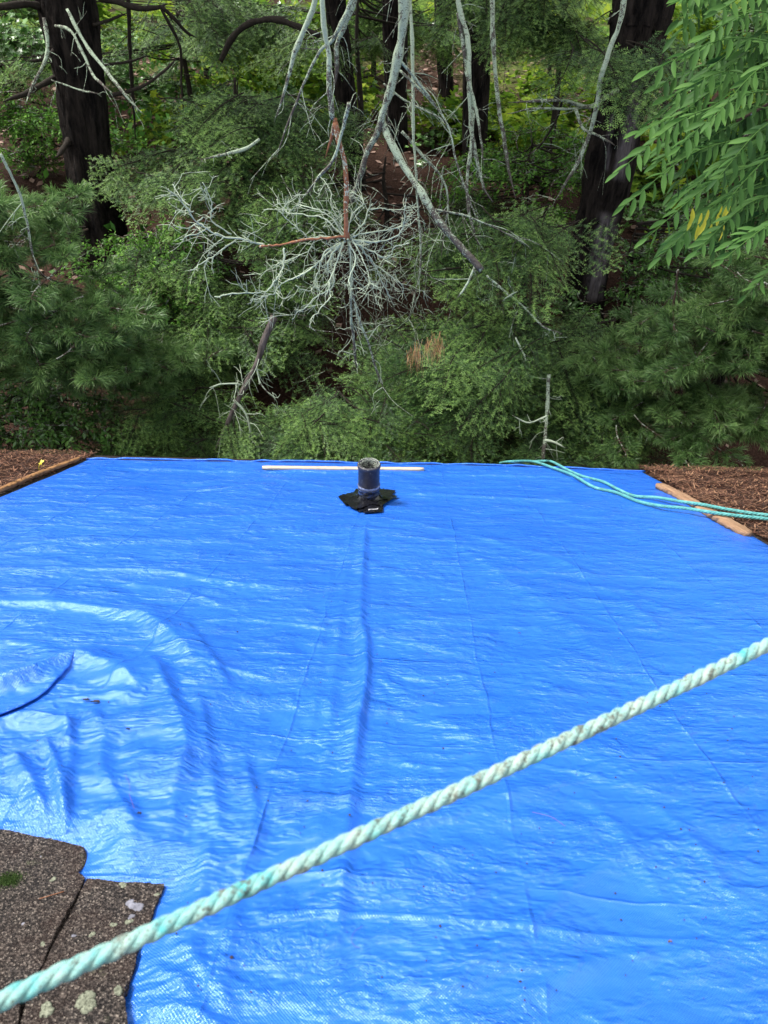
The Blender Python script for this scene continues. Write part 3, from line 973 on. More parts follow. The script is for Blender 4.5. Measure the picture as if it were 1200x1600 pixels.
# ------------------------------------------------------------------ pine needle litter on the bare roof corners
def litter(name, quad, n, seed, label, hmax=0.03):
    """quad of (u,s): bed mesh + loose needles"""
    r = np.random.default_rng(seed)
    q = np.array(quad)
    m = 70
    a, b = np.meshgrid(np.linspace(0, 1, m), np.linspace(0, 1, m), indexing='ij')
    G = ((1 - a) * (1 - b))[..., None] * q[0] + (a * (1 - b))[..., None] * q[1] + (a * b)[..., None] * q[2] + ((1 - a) * b)[..., None] * q[3]
    def hh(u, s): return 0.012 + hmax * 0.5 * (1 + fbm2(u * 5 + seed, s * 5, 81, 4) * 0.7)
    e = np.clip(np.minimum(np.minimum(a, 1 - a), np.minimum(b, 1 - b)) * 14, 0, 1)
    H = -0.004 + (hh(G[..., 0], G[..., 1]) + 0.006) * e ** 0.5
    root = thing(name, roofp(*q.mean(0), 0.0), label, 'needle litter')
    P = roofp(G[..., 0], G[..., 1], H).reshape(-1, 3)
    i = (np.arange(m - 1)[:, None] * m + np.arange(m - 1)[None, :]).ravel()
    part('litter_bed', P, np.stack([i, i + 1, i + m + 1, i + m], -1), M_LITBED, root, smooth=True, kind='stuff')
    ac = Acc()
    a, b = r.random(n), r.random(n)
    G = ((1 - a) * (1 - b))[:, None] * q[0] + (a * (1 - b))[:, None] * q[1] + (a * b)[:, None] * q[2] + ((1 - a) * b)[:, None] * q[3]
    c = roofp(G[:, 0], G[:, 1], hh(G[:, 0], G[:, 1]) + r.uniform(-.004, .008, n))
    th = r.uniform(0, 6.28, n)
    L = r.uniform(0.03, 0.085, n)
    d = (np.cos(th)[:, None] * _X + np.sin(th)[:, None] * TR + r.normal(0, .18, n)[:, None] * NR) * L[:, None] / 2
    w = (-np.sin(th)[:, None] * _X + np.cos(th)[:, None] * TR) * 0.0020
    V = np.stack([c - d - w, c - d + w, c + d + w, c + d - w], 1).reshape(-1, 3)
    ac.add(V, np.arange(4 * n).reshape(-1, 4), np.repeat(r.random(n) ** 1.3, 4))
    ac.part('loose_needles', M_LITTER, root, kind='stuff')
    return root


litter('needle_litter', [(uR(2.2) + .02, 2.2), (HX1, 2.2), (HX1, S_EAVE + .02), (uR(S_EAVE) + .0, S_EAVE + .02)], 26000, 5,
       'thick brown pine needle litter on the bare roof right of the tarp')
litter('needle_litter', [(HX0 + 1.2, 2.4), (uL(2.4) - .05, 2.4), (uL(S_EAVE) - .03, S_EAVE + .02), (HX0 + 1.2, S_EAVE + .02)], 26000, 6,
       'brown pine needle litter on the bare roof left of the tarp behind the long batten')
# ------------------------------------------------------------------ wood battens
def batten(name, pts, w, th, mat, label, seed, rough=0.001, taper=0.0, h0=0.012, seg=60):
    r = np.random.default_rng(seed)
    q = np.array([us(*p) for p in pts]); q = catmull(np.c_[q, np.zeros(len(q))], seg)[:, :2]
    hs = np.array([tarp_h(np.array([[a]]), np.array([[b]]))[0, 0] for a, b in q])
    hl = np.full(seg, max(hs.mean(), 0.006)) + h0
    d = np.gradient(q, axis=0); d /= np.linalg.norm(d, axis=1)[:, None]
    nrm = np.stack([-d[:, 1], d[:, 0]], -1)
    prof = [(-1, 0), (-1, .8), (-.85, 1), (.85, 1), (1, .8), (1, 0)]
    V = []
    for k in range(seg):
        t = k / (seg - 1)
        ww = w / 2 * (1 - taper * t) * (0.35 + 0.65 * min(1, min(t, 1 - t) * 30 + .3 * r.random()))
        for (a, b) in prof:
            off = a * ww + r.normal() * rough + (vnoise2(np.array([t * 14.]), np.array([a * 2 + seed]), seed)[0]) * rough * 1.6
            p = q[k] + nrm[k] * off
            V.append(roofp(p[0], p[1], hl[k] + (b - 0.5) * th + r.normal() * rough * .5))
    n = len(prof)
    F = []
    for k in range(seg - 1):
        for j in range(n):
            a = k * n + j; b = k * n + (j + 1) % n
            F += [(a, b, b + n), (a, b + n, a + n)]
    F += [(0, j + 1, j) for j in range(1, n - 1)]
    b0 = (seg - 1) * n
    F += [(b0, b0 + j, b0 + j + 1) for j in range(1, n - 1)]
    V = np.array(V)
    c = V.mean(0)
    # local x along the batten for the grain
    ax = roofp(*q[-1]) - roofp(*q[0]); ax /= np.linalg.norm(ax)
    az = NR - ax * (NR @ ax); az /= np.linalg.norm(az); ay = np.cross(az, ax)
    R = np.stack([ax, ay, az], 1)
    me = mesh_np(name, (V - c) @ R, F, mat)
    o = obj(name, me, None)
    o.matrix_world = Matrix(((*R[0], c[0]), (*R[1], c[1]), (*R[2], c[2]), (0, 0, 0, 1)))
    tag(o, label, 'batten')
    return o


batten('wood_batten', [(-110, 818), (0, 774), (60, 748), (126, 722)], 0.032, 0.018, M_WOODL, 'long orange brown batten along the left edge of the tarp', 3, h0=0.014, rough=0.0018)
batten('wood_batten', [(410, 736.5), (540, 738), (662, 739)], 0.052, 0.018, M_WOODP, 'pale straight batten lying on the tarp behind the vent pipe', 4, h0=0.006, rough=0.0006)
batten('split_wood_strip', [(1030, 764), (1062, 781), (1100, 803), (1168, 843)], 0.070, 0.026, M_WOODO, 'weathered split wood strip holding the right edge of the tarp', 5, rough=0.0022, h0=0.010)

# ------------------------------------------------------------------ ropes
def rope(name, P, rad, pitch, label, mat, seed=1, sides=10, wob=0.0):
    """three-strand laid rope, each strand a part"""
    r = np.random.default_rng(seed)
    Ls = np.concatenate([[0], np.cumsum(np.linalg.norm(np.diff(P, axis=0), axis=1))])
    T, N, B = frames(P)
    root = thing(name, P[len(P) // 2], label, 'rope')
    rs = rad * 0.60; off = rad * 0.42
    for k in range(3):
        ph = 2 * math.pi * k / 3 - 2 * math.pi * Ls / pitch
        C = P + off * (np.cos(ph)[:, None] * N + np.sin(ph)[:, None] * B)
        rr = rs * (1 + wob * vnoise2(Ls * 60, Ls * 0 + k * 3.3, seed))
        Vt, Ft = tube(C, rr, sides)
        # how deep each vertex sits between the strands
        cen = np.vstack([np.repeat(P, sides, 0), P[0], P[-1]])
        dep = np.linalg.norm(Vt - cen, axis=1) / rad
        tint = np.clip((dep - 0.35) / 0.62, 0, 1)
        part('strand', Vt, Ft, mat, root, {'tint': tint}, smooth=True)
    return root


dA, dB = ray(-260, 1683), ray(1480, 873)
PA = CAM + dA * (0.49 / 1.0); PB = CAM + dB * 0.86
t = np.linspace(0, 1, 1400)[:, None]
P = PA * (1 - t) + PB * t + np.array([0, 0, -0.007]) * (4 * t * (1 - t))
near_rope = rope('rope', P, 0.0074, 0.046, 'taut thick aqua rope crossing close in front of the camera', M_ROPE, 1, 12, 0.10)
# loose fibres on the near rope
ac = Acc()
n = 1600
k = RNG.integers(0, len(P), n); T, N, B = frames(P)
a = RNG.uniform(0, 6.28, n)
rad_ = np.cos(a)[:, None] * N[k] + np.sin(a)[:, None] * B[k]
b0 = P[k] + rad_ * 0.0068
dv = rad_ * RNG.uniform(.0, .6, n)[:, None] + T[k] * RNG.choice([-1, 1], n)[:, None] + RNG.normal(0, .3, (n, 3))
dv /= np.linalg.norm(dv, axis=1)[:, None]
tip = b0 + dv * RNG.uniform(.003, .009, n)[:, None]
w = np.cross(dv, rad_); w /= np.linalg.norm(w, axis=1)[:, None]
V = np.stack([b0 - w * .00018, b0 + w * .00018, tip], 1).reshape(-1, 3)
ac.add(V, np.arange(3 * n).reshape(-1, 3), 1.0)
ac.part('frayed_fibres', M_ROPE, near_rope, kind='stuff')

RA = [(797, 729), (832, 728), (867, 738), (895, 752), (927, 768), (962, 776), (997, 790), (1032, 801), (1070, 807), (1112, 816), (1158, 822), (1196, 826), (1290, 838), (1420, 850)]
RB = [(846, 727), (862, 728), (885, 740), (909, 750), (941, 759), (965, 771), (990, 781), (1025, 787), (1060, 795), (1095, 802), (1130, 810), (1165, 816), (1196, 820), (1290, 832), (1420, 845)]
for pts, lab, sd_i in ((RA, 'teal rope lying on the tarp, lower of the two at the upper right', 2), (RB, 'teal rope beside its twin, upper of the two crossing the split wood strip', 3)):
    P = []
    for j, (px, py) in enumerate(pts):
        lift = 0.012 if px < 1000 else 0.012 + 0.045 * min(1, (px - 1000) / 110)
        P.append(surf(px, py, 0.010) if px < 1000 else rp(px, py, 0.03 + 0.02 * min(1, (px - 1000) / 110)))
    if sd_i == 2: P = [np.array(rp(790, 727, -0.03)) + TR * 0.25] + P
    else: P = [np.array(rp(836, 725, -0.03)) + TR * 0.25] + P
    P = catmull(P, 900)
    rope('rope', P, 0.0095, 0.055, lab, M_ROPE2, sd_i, 8, 0.05)

# ------------------------------------------------------------------ vent pipe with its tape collar
pb = rp(576, 788, 0.0)
pipe = thing('vent_pipe', pb, 'black plumbing vent pipe sticking up through the tarp with crusty rim', 'vent pipe')


def lathe(prof, c, na=48, jit=0, seed=0):
    r = np.random.default_rng(seed)
    a = np.linspace(0, 2 * np.pi, na, endpoint=False)
    V = []
    for (rr, z) in prof:
        j = jit * r.normal(size=na)
        V.append(np.stack([c[0] + (rr + j) * np.cos(a), c[1] + (rr + j) * np.sin(a), np.full(na, c[2] + z)], -1))
    V = np.concatenate(V)
    i = np.arange(len(prof) - 1)[:, None] * na; j = np.arange(na)[None, :]; k = (j + 1) % na
    F = np.stack([i + j, i + k, i + na + k, i + na + j], -1).reshape(-1, 4)
    return V, F


PT = 0.252                                     # pipe height
ro = 0.0555
V, F = lathe([(ro - .006, -0.05), (ro - .006, 0.10), (ro - .002, 0.115), (ro, 0.125), (ro, PT - .022), (ro + .004, PT - .018), (ro + .0045, PT - .005), (ro + .002, PT), (ro - .008, PT),
              (ro - .011, PT - .004), (ro - .012, PT - .10), (ro - .012, 0.0)], pb)
part('pipe', V, F, M_PIPE, pipe, smooth=True)
V, F = lathe([(0.001, 0.02), (ro - .012, 0.02)], pb)
part('pipe_floor', V, F, M_DARKTWIG, pipe)
# wrap
prof = [(ro - .003 + .0035 * math.sin(z * 190) + .002 * math.sin(z * 77), z) for z in np.linspace(-0.01, 0.118, 22)]
V, F = lathe(prof, pb, 60, 0.0010, 3)
part('tape_wrap', V, F, M_WRAP, pipe, smooth=True)
prof = [(ro - .001, 0.116), (ro + .0025, 0.119), (ro + .0035, 0.124), (ro + .001, 0.130), (ro + .0002, 0.132)]
V, F = lathe(prof, pb, 60, 0.0012, 4)
part('tape_edge', V, F, simple('torn_silver_blue_tape', (0.02, 0.03, 0.09), (0.26, 0.30, 0.42), 60, 0.3, 0.6), pipe, smooth=True)
# lichen crust on the rim and inside
ac = Acc()
for q in range(420):
    a = RNG.uniform(0, 6.28)
    inside = RNG.random() < 0.75
    if inside:
        a = RNG.normal(math.pi / 2, 0.95); z = PT - abs(RNG.normal(0, 0.03)); rr = ro - 0.013
        if z < 0.1: continue
    else:
        z = PT + 0.001; rr = ro - 0.003; a = RNG.normal(1.0, 0.9)
    c = pb + np.array([rr * math.cos(a), rr * math.sin(a), z])
    s = RNG.uniform(.0015, .0042)
    D = RNG.normal(0, 1, (6, 3)); D /= np.linalg.norm(D, axis=1)[:, None]
    O = np.array([[1, 0, 0], [-1, 0, 0], [0, 1, 0], [0, -1, 0], [0, 0, 1], [0, 0, -1]]) * s * RNG.uniform(.6, 1.3, (6, 1))
    ac.add(c + O, [(0, 2, 4), (2, 1, 4), (1, 3, 4), (3, 0, 4), (2, 0, 5), (1, 2, 5), (3, 1, 5), (0, 3, 5)], RNG.random())
M_CRUST = simple('rim_lichen_crust', (0.12, 0.14, 0.11), (0.55, 0.60, 0.52), 220, 0.95, 0.1)
ac.part('lichen_crust', M_CRUST, pipe, kind='stuff')


# black tape strips glued in a star: each a crumpled strip
def tape(pts, seed, lift=0.004):
    """polygon in picture px -> crumpled sheet on the tarp"""
    q = np.array([us(*p) for p in pts])
    c = q.mean(0)
    m = 12
    a, b = np.meshgrid(np.linspace(0, 1, 22), np.linspace(0, 1, m), indexing='ij')
    G = ((1 - a) * (1 - b))[..., None] * q[0] + (a * (1 - b))[..., None] * q[1] + (a * b)[..., None] * q[2] + ((1 - a) * b)[..., None] * q[3]
    pu, ps = us(576, 788)
    dist = np.hypot(G[..., 0] - pu, G[..., 1] - ps)
    H = tarp_h(G[..., 0], G[..., 1]) + lift + 0.004 * (1 + vnoise2(G[..., 0] * 75 + seed, G[..., 1] * 55, seed)) * np.clip((dist - .03) / .03, .3, 1) + 0.045 * np.exp(-np.clip(dist - 0.048, 0, 9) / 0.011)
    P = roofp(G[..., 0], G[..., 1], H)
    return P.reshape(-1, 3), np.stack([(i := (np.arange(21)[:, None] * m + np.arange(m - 1)[None, :]).ravel()), i + 1, i + m + 1, i + m], -1)


TP = [[(528, 782), (565, 771), (590, 792), (540, 796)],
      [(545, 790), (580, 778), (592, 800), (560, 806)],
      [(572, 790), (599, 785), (598, 806), (567, 808)],
      [(580, 770), (618, 773), (612, 782), (585, 790)],
      [(588, 776), (623, 782), (596, 799), (575, 794)],
      [(537, 793), (572, 775), (600, 790), (556, 804)],
      [(556, 772), (600, 771), (606, 790), (545, 790)]]
for k, pts in enumerate(TP):
    V, F = tape(pts, 20 + k, 0.003 + 0.0016 * k)
    part('tape_strip', V, F, M_TAPE, pipe, smooth=True)
# faded white print on the lowest strip
fc = bpy.data.curves.new('lettering', 'FONT'); fc.body = 'proof'; fc.size = 0.022; fc.extrude = 0.0003; fc.align_x = 'CENTER'
fo = bpy.data.objects.new('lettering', fc); COL.objects.link(fo)
lp = surf(583, 805, 0.0155)
bpy.context.view_layer.update()
me = bpy.data.meshes.new_from_object(fo.evaluated_get(bpy.context.evaluated_depsgraph_get())); me.materials.clear(); me.materials.append(M_LET)
bpy.data.objects.remove(fo)
lo_ = obj('lettering', me, pipe)
lo_.location = lp - pb
lo_.rotation_euler = (-SLOPE + math.radians(10), math.radians(-3), math.radians(4))

# ------------------------------------------------------------------ small bits on the tarp
def scrap(px, py, L, seed, label, name='dry_leaf_scrap', mat=M_DEBRIS):
    r = np.random.default_rng(seed)
    c = surf(px, py, 0.003)
    n = 9
    V = []
    for k in range(n):
        t = k / (n - 1) - .5
        w = (0.22 * L) * math.sqrt(max(0.02, 1 - (2 * t) ** 2)) * r.uniform(.6, 1.2)
        for sgn in (-1, 0, 1):
            V.append(c + _X * L * t + TR * w * sgn + NR * (0.004 * r.random() + 0.003 * abs(sgn)))
    F = [(3 * k + j, 3 * k + j + 1, 3 * k + j + 4, 3 * k + j + 3) for k in range(n - 1) for j in (0, 1)]
    return part(name, V, F, mat, None, smooth=False, label=label, cat='leaf scrap')


scrap(137, 1123, 0.016, 1, 'dark brown dry leaf scrap on the left folds, left of two together')
scrap(151, 1126, 0.022, 2, 'dark brown dry leaf scrap on the left folds, right of two together')
scrap(202, 1175, 0.010, 3, 'small round brown crumb below the leaf scraps on the left folds')
scrap(371, 1005, 0.007, 4, 'tiny dark crumb on the tarp left of the centre seam')
scrap(811, 998, 0.008, 5, 'tiny tan crumb on the tarp right of centre', mat=M_WOODO)
scrap(220, 1303, 0.008, 6, 'tiny black crumb on the tarp above the corner shingle')
scrap(1045, 1487, 0.007, 7, 'tiny orange crumb low on the right part of the tarp', mat=M_WOODO)


def fibre(pts, r, label, mat, name):
    P = catmull([surf(*p, 0.004) for p in pts], 24)
    V, F = tube(P, r * .5, 5)
    part(name, V, F, mat, None, smooth=True, label=label, cat='fibre')


fibre([(566, 1473), (553, 1482), (549, 1496), (556, 1506), (562, 1506)], 0.0006, 'curled violet thread low on the tarp', M_FIBRE, 'thread')
fibre([(204, 1272), (208, 1285), (212, 1297)], 0.0006, 'short pinkish needle on the tarp above the corner shingle', M_PINKF, 'pine_needle')
fibre([(198, 1240), (204, 1255), (206, 1268)], 0.0005, 'short pinkish needle higher up the tarp fold', M_PINKF, 'pine_needle')
fibre([(830, 1285), (860, 1290), (882, 1303)], 0.0006, 'long thin pink needle on the tarp just right of the taut rope', M_PINKF, 'pine_needle')
P = catmull([rp(62, 1415, .0125), rp(82, 1410, .014), rp(101, 1403, .0125)], 12)
V, F = tube(P, 0.0007, 5); part('pine_needle', V, F, M_REDB, None, label='orange pine needle lying on the dark shingle at lower left', cat='fibre')
# scattered crumbs: countless specks
ac = Acc()
for q in range(260):
    px, py = RNG.uniform(10, 1190), RNG.uniform(760, 1590)
    if px < 270 and py > 1290: continue
    u, s = us(px, py)
    if not (uL(s) < u < uR(s)): continue
    c = surf(px, py, 0.002)
    sz = RNG.uniform(.0008, .0022)
    O = np.array([[1, 0, 0], [-1, 0, 0], [0, 1, 0], [0, -1, 0], [0, 0, 1]]) * sz * RNG.uniform(.5, 1.6, (5, 1))
    ac.add(c + O, [(0, 2, 4), (2, 1, 4), (1, 3, 4), (3, 0, 4)], 0)
ac.part('debris_specks', M_DEBRIS, None, kind='stuff', label='tiny dark specks of dirt scattered over the blue tarp', cat='debris')

# little yellow-green seedling in the litter
sr = rp(62, 742, 0.02)
seed_ = thing('seedling', sr, 'tiny yellow green seedling growing in the needles left of the batten', 'seedling')
top = sr + np.array([0.02, 0.015, 0.055])
V, F = tube(catmull([sr, sr + [0.008, 0, .04], top], 10), 0.0018, 5)
part('stem', V, F, M_YEL, seed_)
ac = Acc()
for q in range(8):
    th = q * 2.4; d = np.array([math.cos(th), math.sin(th), .5]); w = np.array([-math.sin(th), math.cos(th), 0])
    b0 = top - np.array([0, 0, .012 * (q % 3)])
    V = [b0, b0 + d * .010 + w * .006, b0 + d * .021, b0 + d * .010 - w * .006]
    ac.add(V, [(0, 1, 2, 3)], .8)
ac.part('leaf', M_YEL, seed_)
# ------------------------------------------------------------------ foliage templates (each a bough along local +x, z up)
def needles(ac, A, B, nrm, L, w, pitch, rng, t0, t1, spread=0.95, m=0):
    """flat two-ranked needles on segments A->B (arrays k,3)"""
    d = B - A; ln = np.linalg.norm(d, axis=1); d = d / (ln[:, None] + 1e-9)
    for k in range(len(A)):
        n = max(2, int(ln[k] / pitch))
        t = (np.arange(n) + rng.random(n)) / n
        sd = np.where(np.arange(n) % 2 == 0, 1.0, -1.0)
        s = np.cross(nrm, d[k]); s /= np.linalg.norm(s) + 1e-9
        base = A[k] + (B[k] - A[k]) * t[:, None]
        dr = s * sd[:, None] * spread + d[k] * 0.55 + nrm * rng.normal(0, .28, (n, 1))
        dr /= np.linalg.norm(dr, axis=1)[:, None]
        ll = L * rng.uniform(.7, 1.15, n)
        tip = base + dr * ll[:, None]
        ww = d[k] * w
        V = np.stack([base - ww, base + ww, tip], 1).reshape(-1, 3)
        tn = np.repeat(t0 + (t1 - t0) * t + rng.normal(0, .05, n), 3)
        ac.add(V, np.arange(3 * n).reshape(-1, 3), tn, m)


def hemlock_bough(seed, L=0.66):
    r = np.random.default_rng(seed); ac = Acc()
    n = 17
    t = np.linspace(0, 1, n)
    ax = np.stack([L * t, 0.07 * L * np.sin(t * 3 + seed), -0.16 * L * t ** 2 + 0.02 * np.sin(t * 5)], -1)
    V, F = tube(ax, np.linspace(0.006, 0.0015, n), 4); ac.add(V, F, 0.3, 1)
    for k in range(2, n):
        for sd in (-1, 1):
            if r.random() < 0.12: continue
            tk = t[k]
            l2 = L * 0.55 * (1 - tk) ** 0.7 * (0.4 + min(1, tk * 3) * 0.6) * r.uniform(.6, 1.2) + 0.05
            ang = math.radians(r.uniform(42, 64)) * sd
            d = np.array([math.cos(ang), math.sin(ang), -0.05 + r.normal(0, .16)]); d /= np.linalg.norm(d)
            sag = np.array([0.10, 0, -0.20])
            m = 4
            tt = np.linspace(0, 1, m)[:, None]
            q = ax[k] + d * l2 * tt + sag * l2 * tt ** 2
            V, F = tube(q, np.linspace(.0022, .0008, m), 3, False); ac.add(V, F, 0.3, 1)
            nrm = np.array([0, 0, 1.]) + r.normal(0, .15, 3); nrm /= np.linalg.norm(nrm)
            lt = r.normal(0, .12)
            needles(ac, q[:-1], q[1:], nrm, 0.016, 0.0028, 0.010, r, 0.05 + .3 * tk + lt, .45 + .35 * tk + lt)
            nt_ = max(2, int(l2 / 0.045))
            for j in range(nt_):
                u = (j + .6) / nt_
                p = ax[k] + d * l2 * u + sag * l2 * u ** 2
                s3 = 1 if j % 2 else -1
                a3 = ang + s3 * math.radians(r.uniform(36, 55))
                l3 = 0.12 * (1 - u * .5) * r.uniform(.6, 1.1)
                d3 = np.array([math.cos(a3), math.sin(a3), -0.12 + r.normal(0, .22)]); d3 /= np.linalg.norm(d3)
                e = p + d3 * l3
                needles(ac, p[None], e[None], nrm, 0.020, 0.0034, 0.0072, r, .15 + .25 * tk + lt, .80 + .30 * tk + lt)
    return ac.mesh('bough', [M_HEM, M_DARKTWIG])


def pine_bough(seed, L=0.55):
    r = np.random.default_rng(seed); ac = Acc()
    n = 12; t = np.linspace(0, 1, n)
    ax = np.stack([L * t, 0.06 * L * np.sin(t * 4 + seed), 0.10 * L * t ** 2 - .05 * t], -1)
    V, F = tube(ax, np.linspace(0.008, 0.003, n), 5); ac.add(V, F, .3, 1)
    tips = [(ax[-1], ax[-1] - ax[-2], 1.0)]
    for k in range(3, n, 1):
        for sd in (-1, 1):
            if r.random() < .42: continue
            ang = sd * math.radians(r.uniform(35, 65)); l2 = L * .42 * (1 - t[k] * .6) * r.uniform(.6, 1.1)
            d = np.array([math.cos(ang), math.sin(ang), r.uniform(-.15, .45)]); d /= np.linalg.norm(d)
            q = ax[k] + d * np.linspace(0, l2, 5)[:, None] + np.array([0, 0, .12]) * l2 * np.linspace(0, 1, 5)[:, None] ** 2
            V, F = tube(q, np.linspace(.004, .002, 5), 4, False); ac.add(V, F, .3, 1)
            tips.append((q[-1], q[-1] - q[-2], r.uniform(.6, 1)))
            if l2 > .12: tips.append((q[2], q[3] - q[2], .55))
    for (p, d, sc) in tips:
        d = d / np.linalg.norm(d)
        m = int(46 * sc)
        base = p - d * r.uniform(0, .07, m)[:, None]
        dr = r.normal(0, 1, (m, 3)); dr -= (dr @ d)[:, None] * d; dr /= np.linalg.norm(dr, axis=1)[:, None]
        c = r.uniform(.15, .95, m)[:, None]
        dd = d * np.cos(c) + dr * np.sin(c)
        ll = r.uniform(.075, .115, m)[:, None]
        s = np.cross(dd, r.normal(0, 1, (m, 3))); s /= np.linalg.norm(s, axis=1)[:, None]
        mid = base + dd * ll * .55; tip = base + dd * ll + np.array([0, 0, -1]) * ll * .16
        w = 0.0019
        V = np.stack([base - s * w, base + s * w, mid - s * w, mid + s * w, tip], 1).reshape(-1, 3)
        i5 = np.arange(m)[:, None] * 5
        F = np.concatenate([i5 + [0, 1, 3], i5 + [0, 3, 2], i5 + [2, 3, 4]])
        ac.add(V, F, np.tile([.25, .25, .55, .55, .9], m) + np.repeat(r.normal(0, .12, m), 5), 0)
    return ac.mesh('bough', [M_PINE, M_TWIG])


LOBED = [(0, 0), (.16, .30), (.42, .22), (.36, .46), (.62, .55), (.30, .66), (.22, .78), (.06, .80), (0, 1.0)]


def leaf_shape(kind):
    """leaf in the xy plane along +x, length 1: verts, faces"""
    if kind == 'oval':
        V = [(0, 0, 0), (.3, .19, .05), (.3, -.19, .05), (.68, .17, .04), (.68, -.17, .04), (1, 0, -.08), (.3, 0, 0), (.68, 0, -.02)]
        F = [(0, 6, 1), (0, 2, 6), (6, 7, 3), (6, 3, 1), (6, 2, 4), (6, 4, 7), (7, 5, 3), (7, 4, 5)]
        return np.array(V, float), np.array(F)
    P = [(y, x) for x, y in LOBED]
    Q = [(y, -x) for x, y in LOBED[1:-1]][::-1]
    ring = [(x, y, 0.12 * abs(y)) for x, y in P + Q]
    V = [(.35, 0, -.03)] + ring
    n = len(ring)
    F = [(0, 1 + (k + 1) % n, 1 + k) for k in range(n)]
    return np.array(V, float), np.array(F)


def leafy_bough(seed, L, nleaf, size, kind, mat, twig=None, flat=.5, up=.6, name='bough', spread=.5):
    r = np.random.default_rng(seed); ac = Acc()
    lv, lf = leaf_shape(kind)
    ax = catmull([[0, 0, 0], [L * .35, .06 * L * r.normal(), .08 * L], [L * .7, .1 * L * r.normal(), .08 * L], [L, .1 * L * r.normal(), 0]], 8)
    V, F = tube(ax, np.linspace(.005, .0015, 8), 4); ac.add(V, F, .3, 1)
    nb = 7; starts = [(ax[int(1 + 6 * r.random())], r.uniform(-1.3, 1.3)) for _ in range(nb)] + [(ax[-1], 0)]
    segs = []
    for p, a in starts:
        l2 = L * spread * r.uniform(.5, 1)
        d = np.array([math.cos(a), math.sin(a), r.normal(0, .3)]); d /= np.linalg.norm(d)
        q = p + d * l2
        V, F = tube(np.array([p, (p + q) / 2 + [0, 0, .02], q]), [.003, .002, .001], 3, False); ac.add(V, F, .3, 1)
        segs.append((p, q))
    for k in range(nleaf):
        p, q = segs[r.integers(len(segs))]
        t = r.random() ** .6
        b = p + (q - p) * t
        yaw = math.atan2(q[1] - p[1], q[0] - p[0]) + r.uniform(-1.3, 1.3)
        s = size * r.uniform(.6, 1.2)
        R = Matrix.Rotation(yaw, 3, 'Z') @ Matrix.Rotation(r.normal(.15, flat), 3, 'Y') @ Matrix.Rotation(r.normal(0, flat), 3, 'X')
        V = (lv * s) @ np.array(R).T + b + np.array([0, 0, r.normal(0, .02)])
        ac.add(V, lf, np.clip(r.normal(.35 + .3 * t, .2), 0, 1), 0)
    return ac.mesh(name, [mat, twig or M_TWIG])


def hang_hemlock(seed): return hemlock_bough(seed, .8)


T_HEM = [hemlock_bough(s) for s in range(5)]
T_PINE = [pine_bough(s) for s in range(5)]
T_BROAD = [leafy_bough(40 + s, .35, 75, .048, 'oval', M_BROAD, flat=.5) for s in range(4)]
T_SMALL = [leafy_bough(50 + s, .30, 90, .036, 'oval', M_FERN, flat=.45) for s in range(4)]
T_MAPLE = [leafy_bough(60 + s, .9, 60, .11, 'lobed', M_MAPLE, M_DARKTWIG, flat=.35) for s in range(4)]
T_MAPLED = [leafy_bough(70 + s, .8, 55, .10, 'lobed', M_BROAD, M_DARKTWIG, flat=.35) for s in range(3)]


def place(root, me, p, xdir, roll, scale, name='bough'):
    x = Vector(xdir).normalized()
    z = Vector((0, 0, 1)); y = z.cross(x)
    if y.length < 1e-3: y = Vector((0, 1, 0))
    y.normalize(); z = x.cross(y)
    R = Matrix((x, y, z)).transposed() @ Matrix.Rotation(roll, 3, 'X')
    o = obj(name, me, root)
    Mx = R.to_4x4() @ Matrix.Scale(scale, 4)
    Mx.translation = Vector(p - wloc(root))
    o.matrix_local = Mx
    return o


def stem_of(root, x, y, z0, z1, r0, mat=M_BARK, lean=(0, 0), name='trunk', seed=0):
    P = catmull([[x, y, z0], [x + lean[0] * .4 + .03, y + lean[1] * .4, z0 + (z1 - z0) * .4], [x + lean[0] * .75 - .02, y + lean[1] * .75, z0 + (z1 - z0) * .75], [x + lean[0], y + lean[1], z1]], 18)
    V, F = tube(P, np.linspace(r0, r0 * .25, 18), 8)
    part(name, V, F, mat, root, {'tint': np.zeros(len(V))}, smooth=True)
    return P


